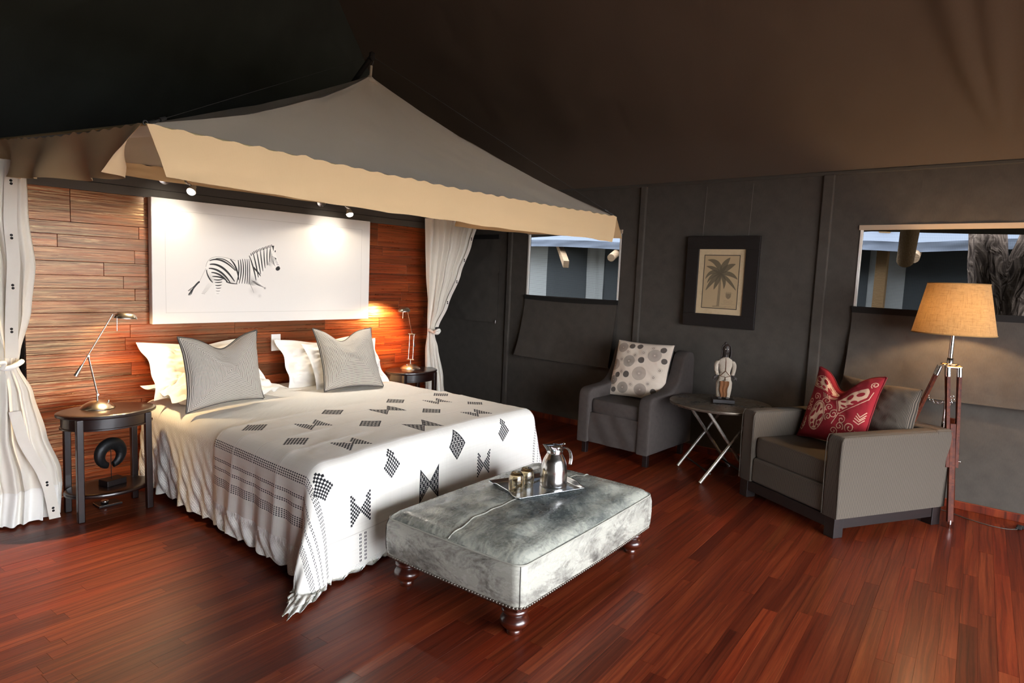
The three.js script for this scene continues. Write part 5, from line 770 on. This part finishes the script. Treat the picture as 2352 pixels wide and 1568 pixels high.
{
  const g = thing('power_cord', 'thin lamp cord running over the floor boards to a dark plug', 'cord');
  part('cord', tube([V(5.35, 0.004, -0.55), V(5.30, 0.004, -0.44), V(5.236, 0.004, -0.314), V(5.205, 0.004, -0.20), V(5.215, 0.004, -0.12), V(5.26, 0.004, -0.07)], 0.0032, 60), M.cord, g);
  part('plug', [rbox(0.05, 0.024, 0.03, 0.008, 5.285, 0.013, -0.06), rbox(0.022, 0.02, 0.05, 0.006, 5.31, 0.011, -0.045), bar(V(5.25, 0.012, -0.075), V(5.268, 0.013, -0.067), 0.006)], M.black, g);
}

// ---------------------------------------------------------------- outside: deck and ground, neighbouring tent, tree, own eaves
struct('ground', uvBox(new THREE.BoxGeometry(60, 0.3, 60).translate(6, -0.75, 0)), std({ color: srgb('#6f6350'), roughness: 1, map: weaveAt(0.4, mottle) }));
struct('deck', box(-0.9, 5.47, -0.12, -0.012, 2.64, 5.0), std({ color: srgb('#6a5140'), roughness: 0.8 }));
struct('roof_eave', sheet((u, v) => V(mix(WX + 0.05, 6.75, v), mix(2.40, 2.07, v) - 0.05 * Math.abs(Math.sin(u * 9.2 + 1.05)) * v, mix(-7, 2.9, u)), 90, 8, 0.02), M.canvasDark);
const log = std({ color: srgb('#8a6f4c'), roughness: 0.85, bumpMap: weaveAt(2, bumpWall), bumpScale: 0.004 });
const paleLog = std({ color: srgb('#b59a7c'), roughness: 0.85, bumpMap: weaveAt(2, bumpWall), bumpScale: 0.003 });
{
  const r = top('rafter_pole', uvBox(bar(V(5.6, 2.42, -0.88), V(6.85, 1.80, -1.115), 0.075, 0.07, 28)), log, 'round brown rafter pole seen through the window behind the tripod lamp', 'pole'); void r;
  const g = thing('neighbouring_tent', 'grey canvas tent with pale flysheet seen through the two windows', 'tent');
  const gw = std({ color: srgb('#a7adad'), roughness: 0.95, bumpMap: weaveAt(5), bumpScale: 0.0006 }), gd = std({ color: srgb('#474d50'), roughness: 0.95, bumpMap: weaveAt(5), bumpScale: 0.0006 });
  const X = 7.9, cuts = [[-9, -7.2, 0], [-7.2, -6.02, 1], [-6.02, -5.30, 0], [-5.30, -5.00, 1], [-5.00, -3.2, 0], [-3.2, -1.62, 0], [-1.62, -1.27, 1], [-1.27, 1.2, 0], [1.2, 2.6, 1]];
  // pale and dark wall panels
  cuts.forEach(([a, b, pale]) => part('wall_panel', sheet((u, v) => V(X + 0.02 * fbm(u * 2 + a, v * 2, 2), mix(-0.6, 2.35, v), mix(a, b, u)), 12, 12, 0.02), pale ? gw : gd, g));
  const fly = std({ color: srgb('#717c8c'), roughness: 0.75 });
  part('flysheet', sheet((u, v) => { const z = mix(-9, 2.8, u), hang = 0.05 * Math.abs(Math.sin((z + 1.13) * 1.0)); return V(mix(7.42, 10.6, v), mix(1.925, 3.7, v) + (1 - v) * (0.02 + hang) + 0.02 * fbm(u * 9, v * 4, 3), z); }, 120, 24, 0.01), fly, g);
  part('valance', sheet((u, v) => { const z = mix(-9, 2.8, u); return V(7.40 + 0.02 * fbm(u * 30, v, 2), mix(2.0, 1.905, v) + 0.05 * Math.abs(Math.sin((z + 1.13) * 1.0)), z); }, 120, 4, 0.006), fly, g);
  part('rafter', uvBox(bar(V(8.3, 2.18, -1.20), V(7.30, 1.845, -1.12), 0.05, 0.05, 24)), paleLog, g);
  part('rafter', uvBox(bar(V(8.3, 2.18, -4.72), V(7.25, 1.80, -4.50), 0.05, 0.05, 24)), paleLog, g);
  part('rafter', uvBox(beam(V(8.3, 2.2, -6.2), V(7.18, 1.70, -5.16), 0.10, 0.075, V(0, 1, 0), 0.004)), paleLog, g, 'squared pale timber end');
  part('post', uvBox(rbox(0.09, 2.9, 0.11, 0.01, 7.75, 0.9, -1.47)), log, g);
  part('ridge_beam', uvBox(box(8.4, 8.5, 2.0, 2.12, -9, 2.8)), log, g);
}
{
  const g = thing('tree', 'rough-barked forked tree trunk outside the window behind the tripod lamp', 'tree');
  const bark = std({ map: dataTex(512, 512, (u, v) => { const f = fbm(u * 20 + 1.5 * fbm(u * 4, v * 6, 2), v * 7 + 2 * fbm(u * 6, v * 3, 2), 4), t = clamp(0.45 + 0.9 * f); return [mix(0.30, 0.68, t), mix(0.25, 0.61, t), mix(0.22, 0.55, t)]; }), roughness: 0.95, bumpMap: dataTex(512, 512, (u, v) => grey(0.5 + 0.6 * fbm(u * 20 + 1.5 * fbm(u * 4, v * 6, 2), v * 7 + 2 * fbm(u * 6, v * 3, 2), 4)), { srgb: false }), bumpScale: 0.018 });
  const limb = (name, pts, rad) => { const c = new THREE.CatmullRomCurve3(pts), R = []; for (let i = 0; i <= 70; i++) { const t = i / 70, p = c.getPoint(t), L = []; for (let k = 0; k <= 56; k++) { const a = k / 56 * 2 * Math.PI, r = rad(t) * (1 + 0.10 * fbm(Math.cos(a) * 3 + 5, Math.sin(a) * 3 + p.y * 0.5, 3) + 0.07 * fbm(a * 7, p.y * 1.3, 2)); L.push(V(p.x + r * Math.cos(a), p.y, p.z + r * Math.sin(a))); } L[56].copy(L[0]); R.push(L); } part(name, loft(R, { uv: (p, u, v) => [u * 0.8, v * 0.5] }), bark, g); };
  const tx = 6.9;
  limb('trunk', [V(tx, -0.7, -0.36), V(tx, 0.4, -0.40), V(tx, 1.3, -0.42), V(tx + 0.02, 1.75, -0.50), V(tx + 0.05, 2.3, -0.56), V(tx + 0.1, 3.2, -0.62)], (t) => mix(0.27, 0.10, Math.pow(t, 0.6)));
  limb('branch', [V(tx, 0.9, -0.36), V(tx, 1.4, -0.34), V(tx + 0.02, 1.75, -0.26), V(tx + 0.04, 2.3, -0.12), V(tx + 0.1, 3.2, 0.1)], (t) => mix(0.20, 0.10, Math.pow(t, 0.6)));
}
renderer.render(scene, camera);
